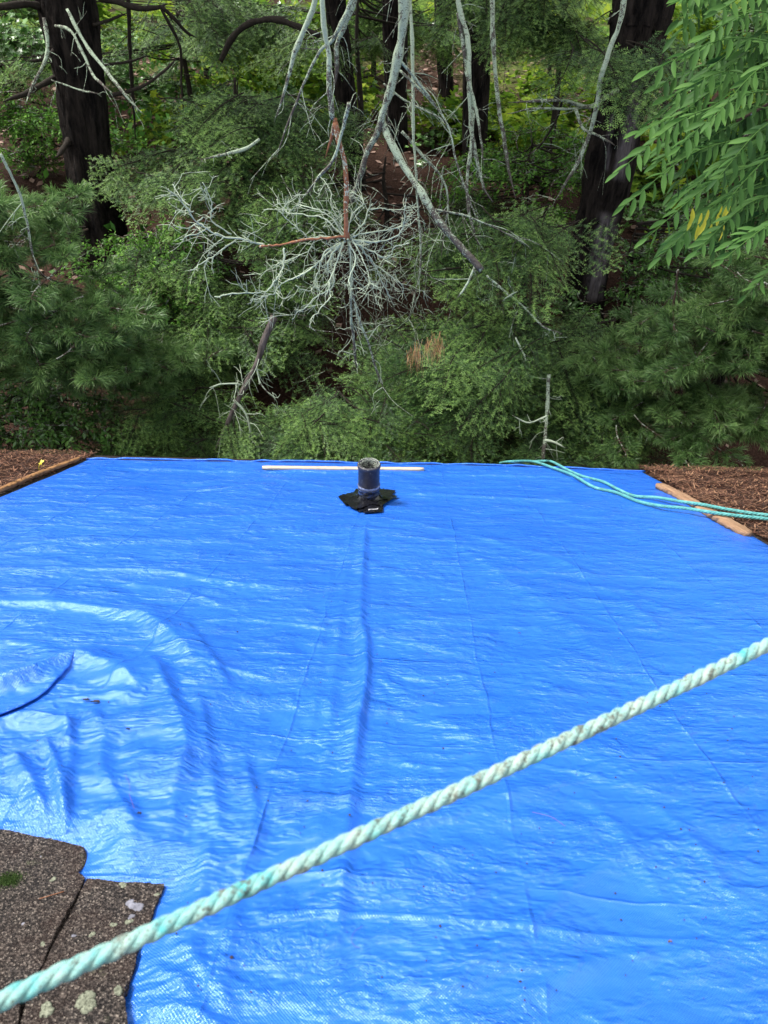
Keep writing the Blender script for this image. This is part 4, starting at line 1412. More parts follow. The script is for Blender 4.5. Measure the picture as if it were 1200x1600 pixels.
def bushy(name, label, cat, group, blobs, n, templates, trunk_px, trunkY, rng, scale=(.8, 1.2), droop=(-.05, .35), toward=.12, cl=9, r0=.05, mat=M_DARKTWIG, r_pow=.45, top=None):
    """a small tree or shrub: stem from the ground, boughs of shared meshes filling its crown
    blobs: (px, py, Y, rx, ry, rz) ellipsoids in metres about a picture point at distance Y"""
    c0 = at(*trunk_px, trunkY)
    bx, by = c0[0], c0[1]
    bz = float(gz(bx, by)) - 0.1
    root = thing(name, (bx, by, bz), label, cat, group)
    cs = [at(b[0], b[1], b[2]) for b in blobs]
    zt = max(c[2] + b[5] * .7 for c, b in zip(cs, blobs)) if top is None else top
    stem_of(root, bx, by, bz, zt, r0, mat)
    wts = np.array([b[3] * b[5] for b in blobs]); wts /= wts.sum()
    limb = Acc()
    for k in range(n):
        if k % cl == 0:
            bi = rng.choice(len(blobs), p=wts); b = blobs[bi]; c = cs[bi]
            v = rng.normal(0, 1, 3); v /= np.linalg.norm(v)
            pc = c + v * rng.random() ** r_pow * np.array([b[3], b[4], b[5]])
            tilt = rng.uniform(0, .35)
        o_ = rng.normal(0, 1, 2) * .24
        p = pc + np.array([o_[0], o_[1], rng.normal(0, .035) - tilt * math.hypot(*o_)])
        p[2] = max(p[2], float(gz(p[0], p[1])) + .12)
        out = np.array([p[0] - bx, p[1] - by, 0.0]); ol = np.linalg.norm(out)
        out = out / (ol + .05) + rng.normal(0, .8, 3) * [1, 1, 0]
        out[1] -= toward
        out /= np.linalg.norm(out) + 1e-6
        d = np.array([out[0], out[1], -rng.uniform(*droop)])
        me = templates[rng.integers(len(templates))]
        sc = rng.uniform(*scale)
        place(root, me, p - d / np.linalg.norm(d) * .25 * sc, d, rng.normal(0, .35), sc)
        if k % 4 == 0:
            s = np.array([bx, by, np.clip(p[2] - .1 + .15 * ol, bz, zt)])
            e = p - d / np.linalg.norm(d) * .25 * sc
            V, F = tube(catmull([s, (s + e) / 2 + [0, 0, -.04], e], 6), np.linspace(.012, .005, 6), 4, False)
            limb.add(V, F, 0)
    if limb.V: limb.part('branchwork', M_DARKTWIG, root, kind='stuff')
    return root


# ------------------------------------------------------------------ big dark trunks
def big_tree(label, pts, cat='tree', seed=0, mat=M_TRUNK, wound=None, crownr=2.5, crown_h=6.5, ncl=3600, flare=1.25, grp='tall dark trunked trees rising out of the bank'):
    """pts: (px, py, width px) up the trunk at distance Y -> real trunk standing on the bank, crown above"""
    (Y, P2) = pts
    P = np.array([at(px, py, Y) for px, py, w in P2])
    W = np.array([w / FPX * np.linalg.norm(at(px, py, Y) - CAM) * .43 for px, py, w in P2])
    bx, by = P[0][0], P[0][1]
    dz = P[0][2] - (gz(bx, by) - .3)
    dirn = (P[0] - P[1]); 
    foot = P[0] + np.array([dirn[0], dirn[1], 0]) / abs(dirn[2]) * max(dz, .2) * .8; foot[2] = P[0][2] - max(dz, .2)
    dirt = (P[-1] - P[-2]); dirt = dirt / dirt[2]
    topz = crown_h + 3.5
    P = np.vstack([foot, P, P[-1] + dirt * 2.0, P[-1] + dirt * 2.0 + [0, 0, topz]])
    W = np.concatenate([[W[0] * flare], W, [W[-1] * .9], [W[-1] * .25]])
    n = 260
    C = catmull(P, n)
    Rr = np.interp(np.linspace(0, 1, n), np.linspace(0, 1, len(W)), W)
    sides = 72
    T, N, B = frames(C)
    a = np.linspace(0, 2 * np.pi, sides, endpoint=False)
    L = np.concatenate([[0], np.cumsum(np.linalg.norm(np.diff(C, axis=0), axis=1))])
    AA, LL = np.meshgrid(a, L)
    plate = np.abs(fbm2(AA * 24 / (2 * np.pi) * 1.0 + 0.6 * vnoise2(AA * 2, LL * 2, seed + 4), LL * 1.7 + seed, seed + 90, 3))
    # keep the seam periodic
    w_ = np.clip((2 * np.pi - AA) / .6, 0, 1)
    plate = plate * w_ + .35 * (1 - w_)
    rad = Rr[:, None] * (1 - 0.13 + 0.22 * np.clip(plate, 0, .8) + .05 * vnoise2(np.cos(AA) * 1.5 + 9, LL * 1.2 + np.sin(AA), seed + 2))
    ring = np.cos(a)[None, :, None] * N[:, None, :] + np.sin(a)[None, :, None] * B[:, None, :]
    V = (C[:, None, :] + ring * rad[..., None]).reshape(-1, 3)
    i = np.arange(n - 1)[:, None] * sides; j = np.arange(sides)[None, :]; k = (j + 1) % sides
    F = np.stack([i + j, i + k, i + sides + k, i + sides + j], -1).reshape(-1, 4)
    root = thing('pine_tree', foot, label, cat, grp)
    tint = np.zeros(len(V))
    if wound:
        D = V - CAM; zz = D @ _F; px = 600 + FPX * (D @ XR) / zz; py = 800 - FPX * (D @ UR) / zz
        facing = np.einsum('ij,ij->i', V - np.repeat(C, sides, 0), D) < 0
        for wp, wd in wound:
            d, fr = polydist(px, py, np.array(wp, float))
            e = np.clip(1.6 - np.abs(d) / (wd * (.7 + .6 * np.abs(vnoise2(py * .03, py * 0 + seed, 9)))), 0, 1) * np.clip(np.minimum(fr, 1 - fr) * 12, 0, 1)
            tint = np.maximum(tint, np.where(facing, e, 0))
    part('trunk', V, F, mat, root, {'tint': tint}, smooth=True)
    # unseen crown above the picture: leaf clumps sized to shade the bank
    r = np.random.default_rng(seed + 500)
    c = P[-1] + [0, 0, -topz * .45]
    ac = Acc()
    m = ncl
    v = r.normal(0, 1, (m, 3)); v /= np.linalg.norm(v, axis=1)[:, None]
    clump = r.integers(0, 60, m); cc = np.random.default_rng(seed).normal(0, 1, (60, 3)); cc /= np.linalg.norm(cc, axis=1)[:, None]
    cc *= (np.random.default_rng(seed + 1).random((60, 1)) ** .4)
    p = c + cc[clump] * [crownr, crownr, topz * .42] + v * r.random((m, 1)) ** .5 * .55
    d1 = r.normal(0, 1, (m, 3)); d1[:, 2] *= .4; d1 /= np.linalg.norm(d1, axis=1)[:, None]
    d2 = np.cross(d1, r.normal(0, 1, (m, 3))); d2 /= np.linalg.norm(d2, axis=1)[:, None]
    s = r.uniform(.06, .13, (m, 1))
    V = np.stack([p - d1 * s * 1.6, p + d2 * s * .6, p + d1 * s * 1.6, p - d2 * s * .6], 1).reshape(-1, 3)
    ac.add(V, np.arange(4 * m).reshape(-1, 4), np.repeat(r.random(m), 4))
    ac.part('crown', M_HEM, root, kind='stuff')
    return root, C


tA, cA = big_tree('thick dark trunk at upper left, leftmost of the big trees', (8.4, [(152, 345, 84), (146, 290, 70), (135, 220, 66), (126, 140, 69), (112, 60, 76), (103, 0, 80)]), seed=1, crownr=3.5, ncl=9000)  # out-of-view crown widened and thickened to shade the middle of the bank
tB, cB = big_tree('thick leaning dark trunk at right with a strip of bare grey wood', (7.6, [(916, 445, 66), (925, 390, 66), (940, 320, 74), (956, 240, 80), (970, 170, 78), (988, 100, 80), (1000, 30, 86), (1006, 0, 88)]), seed=2,
                  wound=[([(1000, 120), (992, 160), (984, 205), (972, 250), (964, 285)], 9), ([(952, 330), (944, 370), (938, 410), (926, 475)], 12), ([(958, 175), (952, 215), (948, 270)], 2.5)])
tC, cC = big_tree('dark upright trunk right of the hanging dead limbs', (10.5, [(726, 470, 40), (732, 400, 40), (738, 330, 39), (741, 250, 40), (744, 150, 41), (746, 60, 43), (747, 0, 45)]), seed=3, crownr=2.3, ncl=2600)
tD, cD = big_tree('dark slim trunk half hidden behind the thick lichen limb', (11.5, [(628, 400, 30), (624, 300, 32), (620, 200, 34), (618, 100, 36), (616, 0, 38)]), seed=4, crownr=2.3, ncl=2600)
tE, cE = big_tree('dark slim trunk behind the whorl of dead twigs', (10.0, [(566, 380, 30), (558, 290, 32), (546, 200, 34), (535, 110, 34), (524, 0, 33)]), seed=5, crownr=2.3, ncl=2600)
tF, cF = big_tree('distant dark trunk between the two left foliage masses', (15.0, [(705, 440, 26), (706, 380, 26), (700, 200, 24), (690, 0, 24)]), seed=6, crownr=2.3, ncl=2600)


# ------------------------------------------------------------------ limbs, dead and alive
def limb(name, label, cat, strokes, mat, seed=0, twigs=0, twmat=None, tw_len=.35, group=None, twr=.0034):
    """strokes: (Y0, Y1, [(px,py),...], width px at start, at end): a limb that runs in depth from Y0 to Y1"""
    r = np.random.default_rng(seed)
    root = None; k = 0
    for st in strokes:
        Y0, Y1, pts, w0, w1 = st[:5]
        m_ = st[5] if len(st) > 5 else mat
        m = len(pts)
        P = np.array([at(px, py, Y0 + (Y1 - Y0) * i / (m - 1)) for i, (px, py) in enumerate(pts)])
        ln = np.linalg.norm(np.diff(P, axis=0), axis=1).sum()
        n = int(max(10, min(70, ln / .03)))
        C = catmull(P, n)
        C = C + np.cumsum(r.normal(0, .0016, C.shape), 0)
        D = np.linalg.norm(C - CAM, axis=1)
        R = np.linspace(w0, w1, n) * (np.clip(np.linspace(1, 0, n) * 3.5 + .22, 0, 1) if w1 < 8 else 1) / FPX * D * .42 * (1 + .22 * vnoise2(np.linspace(0, ln * 9, n) + seed, np.zeros(n) + seed, 15))
        V, F = tube(C, np.maximum(R, .0012), 8)
        if root is None: root = thing(name, C[0], label, cat, group)
        part('limb' if w0 > 5 else 'branch', V, F, m_, root, {'tint': r.normal(0, .25) + 0.6 * np.sin(np.linspace(0, 5, len(V)))}, smooth=True)
        if twigs:
            ac = Acc()
            for q in range(int(twigs * 2.0 * ln)):
                i = r.integers(1, n - 1)
                d = (C[i] - C[i - 1]); d /= np.linalg.norm(d) + 1e-9
                v = r.normal(0, 1, 3); v = d * .6 + v * .7 + [0, 0, -.25]; v /= np.linalg.norm(v)
                L = tw_len * 1.35 * r.uniform(.2, 1)
                mid = C[i] + v * L * .5 + r.normal(0, .02, 3)
                e = C[i] + v * L + [0, 0, -.12 * L] + r.normal(0, .03, 3)
                V, F = tube(catmull([C[i], mid, e], 6), np.linspace(twr, twr * .4, 6), 4, False); ac.add(V, F, r.normal(.3, .4))
                for _ in range(r.integers(0, 4)):
                    s = C[i] + (e - C[i]) * r.uniform(.3, .9); v2 = v + r.normal(0, .6, 3); v2 /= np.linalg.norm(v2)
                    V, F = tube(np.array([s, s + v2 * L * .3, s + v2 * L * .5 + [0, 0, -.02]]), [twr * .6, twr * .45, twr * .3], 3, False); ac.add(V, F, r.normal(.3, .4))
            if ac.V: ac.part('twigs', twmat or mat, root, kind='stuff')
    return root


L_ = M_LICH
GD = 'dead lichened limbs hanging over the yard'
limb('dead_limb', 'thickest hanging dead limb, mottled with lichen, bending down to the right', 'dead limb',
     [(5.6, 5.9, [(640, -160), (634, -40), (631, 30), (625, 75), (613, 130), (600, 168), (590, 200), (572, 235), (560, 275), (548, 310)], 17, 8),
      (5.85, 5.4, [(596, 185), (604, 210), (628, 258), (655, 300), (682, 345), (712, 382), (747, 424)], 11, 13),
      (5.4, 5.3, [(742, 418), (730, 445), (716, 466)], 4, 3),
      (5.7, 5.9, [(620, 90), (648, 120), (672, 150), (690, 175)], 5, 3)], L_, 1, 3, M_LICH, .3, GD)
limb('dead_limb', 'long dead limb with peeling reddish bark ending above the twig whorl', 'dead limb',
     [(5.1, 5.2, [(500, -150), (505, -20), (508, 40), (517, 90), (519, 140), (524, 190)], 9, 8),
      (5.2, 5.2, [(524, 190), (530, 220), (540, 255), (543, 300), (544, 345), (545, 372)], 8, 10, M_REDB),
      (5.2, 5.3, [(524, 185), (518, 215), (508, 248)], 6, 3, M_REDB),
      (5.1, 5.3, [(545, 160), (535, 200), (520, 250), (495, 280), (478, 305)], 6, 5)], L_, 2, 3, M_LICH, .25, GD)
limb('dead_limb', 'hanging dead limb with pale lichen, leftmost of the long ones', 'dead limb',
     [(5.5, 5.7, [(500, -120), (492, -10), (478, 40), (465, 75), (455, 110), (447, 140), (433, 184)], 11, 5)], L_, 3, 2, M_LICH, .25, GD)
limb('dead_limb', 'thin crooked dead limb left of the reddish one', 'dead limb',
     [(5.4, 5.7, [(560, -100), (548, 0), (530, 40), (518, 60), (498, 78), (478, 120), (462, 160), (440, 215), (430, 245)], 8, 3)], L_, 4, 3, M_LICH, .25, GD)
limb('dead_limb', 'dead limb with greenish lichen crossing in front of the middle trunk', 'dead limb',
     [(5.9, 6.1, [(575, -100), (556, 0), (540, 40), (528, 70), (528, 110), (520, 150)], 9, 6)], L_, 14, 2, M_LICH, .2, GD)
limb('dead_limb', 'thin straight dead limb dropping just right of the thick limb', 'dead limb',
     [(6.2, 6.0, [(640, -100), (641, 0), (647, 60), (648, 130), (650, 200), (652, 250), (655, 330), (658, 410), (648, 470), (640, 500)], 6, 3)], L_, 5, 2, M_LICH, .3, GD)
limb('dead_limb', 'twin dead limb draped in front of the upright dark trunk', 'dead limb',
     [(6.6, 6.4, [(708, -100), (716, 0), (730, 60), (733, 120), (735, 180), (745, 240), (757, 290), (772, 318)], 8, 6),
      (6.6, 6.3, [(716, 20), (728, 100), (738, 170), (736, 230), (731, 290), (737, 345), (752, 385), (760, 415)], 7, 4),
      (6.5, 6.4, [(728, 110), (742, 160), (752, 210), (758, 260)], 5, 3)], L_, 6, 3, M_LICH, .25, GD)
limb('dead_limb', 'thin grey dead limb right of the upright dark trunk', 'dead limb',
     [(7.0, 7.0, [(770, -100), (771, 0), (775, 80), (783, 160), (794, 220), (800, 260), (812, 310)], 8, 6)], L_, 7, 2, M_DARKTWIG, .3, GD)
limb('dead_limb', 'slender dead limb drooping across the leaning trunk', 'dead limb',
     [(6.6, 6.8, [(985, -90), (972, 20), (955, 70), (938, 120), (932, 160), (922, 200), (905, 245), (880, 290), (862, 325)], 8, 5)], L_, 8, 3, M_LICH, .3, GD)
limb('dead_limb', 'horizontal dead limb reaching left from the leaning trunk', 'dead limb',
     [(7.4, 6.8, [(965, 140), (938, 158), (918, 168), (880, 157), (840, 158), (795, 160)], 8, 4),
      (7.2, 6.8, [(935, 165), (890, 172), (840, 170), (790, 178)], 4, 3),
      (7.0, 6.6, [(900, 170), (912, 200), (930, 208), (948, 218), (960, 225)], 5, 3),
      (7.2, 7.6, [(880, 150), (870, 185), (850, 220), (830, 240), (812, 250)], 4, 3, M_DARKTWIG)], L_, 9, 3, M_LICH, .3, GD)
limb('dead_limb', 'thin forked dead branch crossing behind the thick limb at right', 'dead limb',
     [(6.3, 6.3, [(628, 205), (660, 240), (690, 275), (700, 310), (695, 360), (690, 400)], 5, 3),
      (6.3, 6.2, [(600, 130), (640, 160), (690, 185), (705, 210), (690, 180)], 3, 3),
      (5.8, 5.6, [(680, 328), (730, 340), (775, 360), (830, 390)], 4, 2),
      (6.0, 5.8, [(625, 110), (660, 140), (700, 190), (715, 250), (740, 320), (750, 350)], 4, 3)], L_, 10, 4, M_LICH, .35, GD)
limb('dead_limb', 'short lichened dead branch poking left from the hemlock', 'dead limb',
     [(6.6, 6.4, [(405, 218), (385, 232), (350, 241), (314, 249)], 6, 4)], L_, 11, 5, M_LICH, .15, GD)
limb('dead_limb', 'pair of dead stems hanging straight down beneath the twig whorl', 'dead limb',
     [(5.2, 5.3, [(545, 380), (549, 440), (548, 500), (553, 545), (556, 580)], 4, 6),
      (5.2, 5.2, [(549, 450), (558, 490), (575, 535), (590, 580), (602, 612)], 4, 4)], L_, 12, 7, M_LICHW, .2, GD)
limb('leaning_snag', 'dark splintered dead stick leaning left above the tarp edge', 'dead stick',
     [(5.6, 5.3, [(428, 495), (412, 530), (400, 565), (385, 595), (370, 622), (355, 655), (340, 690), (332, 705)], 13, 7, M_WOUND),
      (5.4, 5.3, [(365, 625), (385, 650), (395, 690), (405, 712)], 5, 2),
      (5.5, 5.4, [(375, 600), (350, 600), (328, 606)], 3, 3, M_LICHW),
      (5.5, 5.4, [(400, 570), (408, 600), (425, 620)], 3, 2)], L_, 13, 9, M_LICHW, .22)
limb('lichened_sapling', 'upright lichened stub with side twigs just beyond the tarp edge at right', 'dead stick',
     [(5.5, 5.15, [(858, 585), (855, 640), (851, 680), (845, 724)], 6, 8),
      (5.1, 5.05, [(852, 688), (866, 691), (884, 699)], 5, 3, M_LICHW),
      (5.1, 5.2, [(855, 650), (825, 660), (800, 648)], 3, 2, M_LICHW)], L_, 15, 7, M_LICHW, .14)
limb('dead_branch', 'pale bare branch curving across the leftmost trunk from upper left', 'dead limb',
     [(7.4, 7.0, [(105, 15), (120, 45), (138, 75), (155, 98), (172, 120), (185, 137), (198, 152)], 5, 5),
      (7.4, 7.0, [(86, 40), (110, 48), (128, 80), (145, 115), (160, 130), (178, 146)], 4, 4),
      (7.4, 7.2, [(68, 28), (74, 60), (72, 95), (55, 130), (42, 165)], 6, 4),
      (7.3, 7.2, [(80, 125), (110, 135), (135, 143), (160, 147)], 2, 2),
      (7.0, 7.0, [(185, 137), (210, 165), (225, 180)], 3, 2)], L_, 16, 3, M_LICH, .25)
limb('bare_branch', 'black bare branches reaching right from the leftmost trunk at the top', 'branch',
     [(8.2, 8.6, [(145, -6), (180, 2), (215, 12), (245, 10), (260, 5)], 8, 6),
      (8.5, 8.8, [(252, 10), (275, 32), (290, 50), (305, 58)], 6, 3),
      (8.3, 8.6, [(145, 38), (170, 30), (200, 18)], 5, 3),
      (8.3, 9.0, [(160, 102), (190, 98), (215, 92), (235, 85)], 4, 3),
      (8.3, 9.0, [(170, 150), (200, 143), (230, 130), (262, 105), (275, 92)], 6, 3)], M_DARKTWIG, 17, 2, M_DARKTWIG, .5)
limb('bare_branch', 'black bare branches reaching left from the leftmost trunk', 'branch',
     [(8.3, 7.8, [(70, 14), (45, 8), (20, 10), (-30, 14)], 9, 8),
      (8.3, 7.6, [(85, 120), (60, 135), (35, 148), (5, 158)], 8, 5),
      (8.3, 7.6, [(90, 75), (70, 90), (40, 96)], 6, 3),
      (8.3, 7.8, [(110, 215), (100, 230), (88, 245)], 10, 6)], M_DARKTWIG, 18, 3, M_DARKTWIG, .4)
limb('bare_branch', 'dark arching bough at top centre left of the hanging limbs', 'branch',
     [(9.0, 8.6, [(345, 95), (362, 60), (380, 42), (405, 32), (435, 30), (465, 40), (500, 55)], 9, 9),
      (8.8, 9.2, [(250, 10), (280, 70), (283, 130), (288, 180)], 5, 3),
      (8.9, 9.3, [(200, -10), (203, 60), (207, 130), (213, 215)], 6, 6)], M_DARKTWIG, 19, 2, M_DARKTWIG, .5)
limb('bare_branch', 'dark bare branch curving off the right side of the leaning trunk', 'branch',
     [(7.6, 7.4, [(1005, 125), (1022, 140), (1038, 160), (1050, 185)], 8, 5)], M_DARKTWIG, 20, 2, M_DARKTWIG, .3)
limb('pine_branch_stick', 'thin bare lichened stem hanging in the left pine foliage', 'dead limb',
     [(5.0, 5.2, [(0, 240), (15, 270), (30, 305), (40, 345), (48, 390), (62, 440)], 4, 4)], L_, 21, 6, M_LICH, .2)
limb('pine_branch_stick', 'thin bare stem leaning through the lower pine foliage at the right', 'dead limb',
     [(5.5, 5.3, [(1060, 420), (1052, 500), (1060, 560), (1065, 620), (1072, 690)], 4, 3)], M_TWIG, 22, 5, M_TWIG, .2)
limb('dead_branch', 'bare lichened branch showing through the hemlock right of centre', 'dead limb',
     [(5.8, 5.5, [(760, 430), (790, 455), (820, 480), (850, 510), (880, 520)], 4, 3),
      (5.6, 5.5, [(806, 527), (815, 548), (822, 565)], 4, 3, M_LICHW),
      (5.7, 5.5, [(785, 470), (808, 455)], 3, 2, M_LICHW)], L_, 23, 5, M_LICH, .2)

# the whorl of lichen-white dead twigs
wc = at(544, 371, 5.2)
whorl = thing('dead_branch', wc, 'broom of crooked lichen white dead twigs radiating from one knot', 'dead limb')
rw = np.random.default_rng(77)


def Z(x, y): return (240 + x / 2.5, 200 + y / 2.5)


PRIM = [([(760, 425), (690, 437), (600, 452), (500, 460), (430, 455)], 7, 6, M_REDB, -.1),
        ([(430, 455), (370, 440), (300, 415), (240, 385), (170, 335), (110, 270), (60, 200)], 6, 3, M_LICHW, -.3),
        ([(300, 418), (255, 355), (200, 300), (190, 230)], 4, 2, M_LICHW, -.1), ([(232, 330), (228, 280), (218, 228)], 3, 2, M_LICHW, 0),
        ([(190, 350), (140, 372), (80, 375)], 4, 2, M_LICHW, -.1), ([(225, 385), (180, 405), (135, 415)], 4, 2, M_LICHW, 0),
        ([(160, 325), (110, 312), (85, 312)], 3, 2, M_LICHW, -.1), ([(140, 300), (100, 250), (70, 215)], 3, 2, M_LICHW, .1),
        ([(320, 440), (270, 480), (220, 500), (170, 535)], 4, 2, M_LICHW, -.2), ([(275, 420), (240, 470), (215, 510)], 3, 2, M_LICHW, .1),
        ([(510, 465), (502, 520), (488, 580), (440, 625), (350, 650), (215, 650)], 5, 3, M_LICHW, -.2),
        ([(750, 440), (680, 490), (620, 550), (540, 595), (470, 610), (400, 660), (360, 700)], 5, 2, M_LICHW, -.3),
        ([(740, 430), (660, 350), (600, 350), (540, 325), (480, 265)], 4, 2, M_LICHW, .2),
        ([(745, 420), (690, 330), (620, 300), (560, 285), (490, 280)], 4, 2, M_LICHW, .3),
        ([(750, 420), (660, 400), (590, 410), (530, 390), (480, 330)], 4, 2, M_LICHW, 0),
        ([(740, 450), (690, 520), (690, 580), (670, 640), (600, 700), (530, 775)], 6, 2, M_LICHW, -.3),
        ([(735, 450), (670, 500), (660, 560), (620, 610), (550, 600)], 5, 2, M_LICHW, -.2),
        ([(745, 440), (710, 520), (700, 600), (690, 660), (640, 720)], 5, 2, M_LICHW, -.4),
        ([(755, 440), (750, 520), (748, 580), (740, 640)], 5, 2, M_LICHW, -.2),
        ([(765, 440), (775, 500), (770, 560), (785, 640), (790, 690)], 5, 2, M_LICHW, -.1),
        ([(775, 430), (820, 480), (845, 540), (850, 580), (865, 625)], 4, 2, M_LICHW, -.2),
        ([(780, 430), (860, 425), (930, 425), (975, 400), (995, 340), (1005, 290)], 6, 2, M_LICHW, -.1),
        ([(780, 425), (850, 400), (920, 395), (960, 370), (1040, 350)], 4, 2, M_LICHW, .1),
        ([(780, 435), (850, 480), (920, 500), (970, 480), (1000, 440)], 4, 2, M_LICHW, -.2),
        ([(770, 415), (800, 350), (850, 310), (920, 310), (1000, 330)], 4, 2, M_LICHW, .2),
        ([(775, 435), (850, 500), (900, 560), (940, 590), (990, 640)], 4, 2, M_LICHW, .1),
        ([(765, 410), (780, 330), (820, 290), (790, 250), (770, 230)], 3, 2, M_LICHW, .2),
        ([(750, 415), (700, 300), (690, 230), (660, 180)], 3, 2, M_LICHW, .2),
        ([(745, 425), (640, 420), (590, 470), (500, 530), (560, 500)], 3, 2, M_LICHW, .1),
        ([(775, 440), (860, 520), (890, 600), (930, 660)], 3, 2, M_LICHW, .0)]
tw = Acc()
for pts, w0, w1, mt, dy in PRIM:
    m = len(pts)
    depth0 = 5.2 if pts[0][0] > 700 else 5.15
    pts = [pts[0]] + [(x + rw.normal(0, 11), y + rw.normal(0, 11) + 6) for x, y in pts[1:]]
    P = np.array([at(*Z(x, y), depth0 + dy * (i / (m - 1)) ** 1.0) for i, (x, y) in enumerate(pts)])
    ln = np.linalg.norm(np.diff(P, axis=0), axis=1).sum(); n = int(max(12, ln / .02))
    C = catmull(P, n) + np.cumsum(rw.normal(0, .0050, (n, 3)), 0)
    R = np.linspace(w0, w1, n) / FPX * 5.8 * .27 * (.7 + .5 * rw.random(n))
    V, F = tube(C, R, 6)
    part('twig', V, F, mt, whorl, {'tint': np.full(len(V), .6 if mt is M_LICHW else .1)}, smooth=True)
    if mt is M_REDB: continue
    for q in range(int(ln * 32)):
        i = rw.integers(2, n - 1)
        d = C[i] - C[i - 1]; d /= np.linalg.norm(d) + 1e-9
        v = d * 1.0 + rw.normal(0, .75, 3); v /= np.linalg.norm(v)
        L = rw.uniform(.03, .12) if rw.random() < .75 else rw.uniform(.12, .30)
        p = [C[i]]; vv = v.copy()
        for s in range(5):
            vv = vv + rw.normal(0, .25, 3) - [0, 0, .03]; vv /= np.linalg.norm(vv); p.append(p[-1] + vv * L / 5)
        V, F = tube(np.array(p), np.linspace(.0024, .0011, 6) * rw.uniform(.7, 1.1), 4, False); tw.add(V, F, rw.normal(.5, .3))
        for _ in range(rw.integers(1, 4)):
            s = p[rw.integers(1, 5)]; v2 = vv + rw.normal(0, .8, 3); v2 /= np.linalg.norm(v2)
            V, F = tube(np.array([s, s + v2 * L * .25, s + v2 * L * .4 + rw.normal(0, .006, 3)]), [.0020, .0016, .0010], 3, False); tw.add(V, F, rw.normal(.5, .3))
tw.part('fine_twigs', M_LICHW, whorl, kind='stuff')
ac = Acc()
for q in range(30):
    c = wc + rw.normal(0, 1, 3) * [.035, .015, .010]; s = rw.uniform(.006, .011)
    O = np.array([[1, 0, 0], [-1, 0, 0], [0, 1, 0], [0, -1, 0], [0, 0, 1], [0, 0, -1]]) * s
    ac.add(c + O, [(0, 2, 4), (2, 1, 4), (1, 3, 4), (3, 0, 4), (2, 0, 5), (1, 2, 5), (3, 1, 5), (0, 3, 5)], .6)
ac.part('knot', M_LICHW, whorl, kind='stuff')

# fine dark bare twigs tangled below and behind the whorl
ac = Acc()
rt = np.random.default_rng(78)
for q in range(330):
    px, py = rt.normal(590, 75), rt.normal(430, 75)
    p = [at(px, py, rt.uniform(5.8, 6.8))]; v = rt.normal(0, 1, 3); v[2] -= .8; v /= np.linalg.norm(v); L = rt.uniform(.15, .5)
    for s in range(6):
        v = v + rt.normal(0, .22, 3); v /= np.linalg.norm(v); p.append(p[-1] + v * L / 6)
    V, F = tube(np.array(p), np.linspace(.003, .0012, 7), 3, False); ac.add(V, F, rt.normal(0, .3))
ac.part('twig_tangle', M_LICH, None, kind='stuff', label='tangle of fine bare grey twigs over the brown bank behind the whorl', cat='twigs')

# ------------------------------------------------------------------ evergreens and shrubs of the bank
rf = np.random.default_rng(123)
GH = 'hemlocks on the bank behind the roof'
bushy('hemlock_tree', 'broad feathery hemlock filling the middle right above the tarp edge', 'hemlock', GH,
      [(800, 470, 6.4, .85, .7, .75), (700, 560, 6.0, .7, .6, .6), (850, 600, 6.0, .75, .5, .5), (830, 375, 6.9, .30, .4, .20)], 230, T_HEM, (800, 600), 6.9, rf, (.75, 1.2), (.0, .5))
bushy('hemlock_tree', 'low light green hemlock boughs just left of the vent pipe and over the eave', 'hemlock', GH,
      [(520, 650, 5.45, .55, .25, .22), (610, 670, 5.4, .40, .22, .18), (460, 700, 5.3, .4, .2, .12)], 100, T_HEM, (530, 700), 5.8, rf, (.55, .9), top=at(530, 610, 5.8)[2])
bushy('hemlock_tree', 'low hemlock spreading behind the vent pipe to the right along the eave', 'hemlock', GH,
      [(780, 670, 5.5, .75, .25, .25), (660, 640, 5.6, .35, .25, .25), (900, 680, 5.5, .5, .25, .2)], 110, T_HEM, (760, 700), 5.9, rf, (.55, .9), top=at(760, 630, 5.9)[2])
bushy('hemlock_tree', 'dark hemlock spreading left of the whorl of dead twigs', 'hemlock', GH,
      [(340, 270, 8.0, .8, .4, .35), (400, 180, 8.4, .45, .4, .45), (410, 340, 7.4, .7, .4, .4), (270, 250, 8.0, .3, .3, .15)], 170, T_HEM, (390, 400), 8.6, rf, (.85, 1.35))
bushy('hemlock_tree', 'dark hemlock below the white twigs and left of the leaning stick', 'hemlock', GH,
      [(360, 480, 6.7, .9, .5, .55), (300, 430, 7.0, .55, .4, .45), (270, 570, 6.2, .6, .4, .4)], 170, T_HEM, (340, 560), 7.0, rf, (.7, 1.1))
bushy('hemlock_tree', 'low hemlock fringe beyond the left half of the tarp edge', 'hemlock', GH,
      [(290, 650, 5.5, .55, .3, .25), (240, 700, 5.4, .5, .2, .15), (400, 690, 5.4, .35, .2, .15)], 110, T_HEM, (300, 700), 5.8, rf, (.5, .85), top=at(300, 620, 5.8)[2])
bushy('hemlock_tree', 'dark hemlock boughs hanging from above left of the leaning trunk', 'hemlock', GH,
      [(860, 30, 8.8, .7, .4, .35), (960, 90, 7.0, .20, .15, .16), (840, -30, 9.0, 1.0, .5, .4), (820, 90, 9.0, .3, .3, .2)], 110, T_HEM, (860, 200), 9.8, rf, (.8, 1.3), (.2, .7))
bushy('hemlock_tree', 'dark hemlock boughs behind the tops of the dead limbs', 'hemlock', GH,
      [(640, 30, 12.4, 1.0, .5, .5), (440, 40, 10.4, .6, .4, .4), (690, 140, 12.2, .4, .3, .4)], 100, T_HEM, (560, 200), 10.4, rf, (.9, 1.4), (.1, .6))
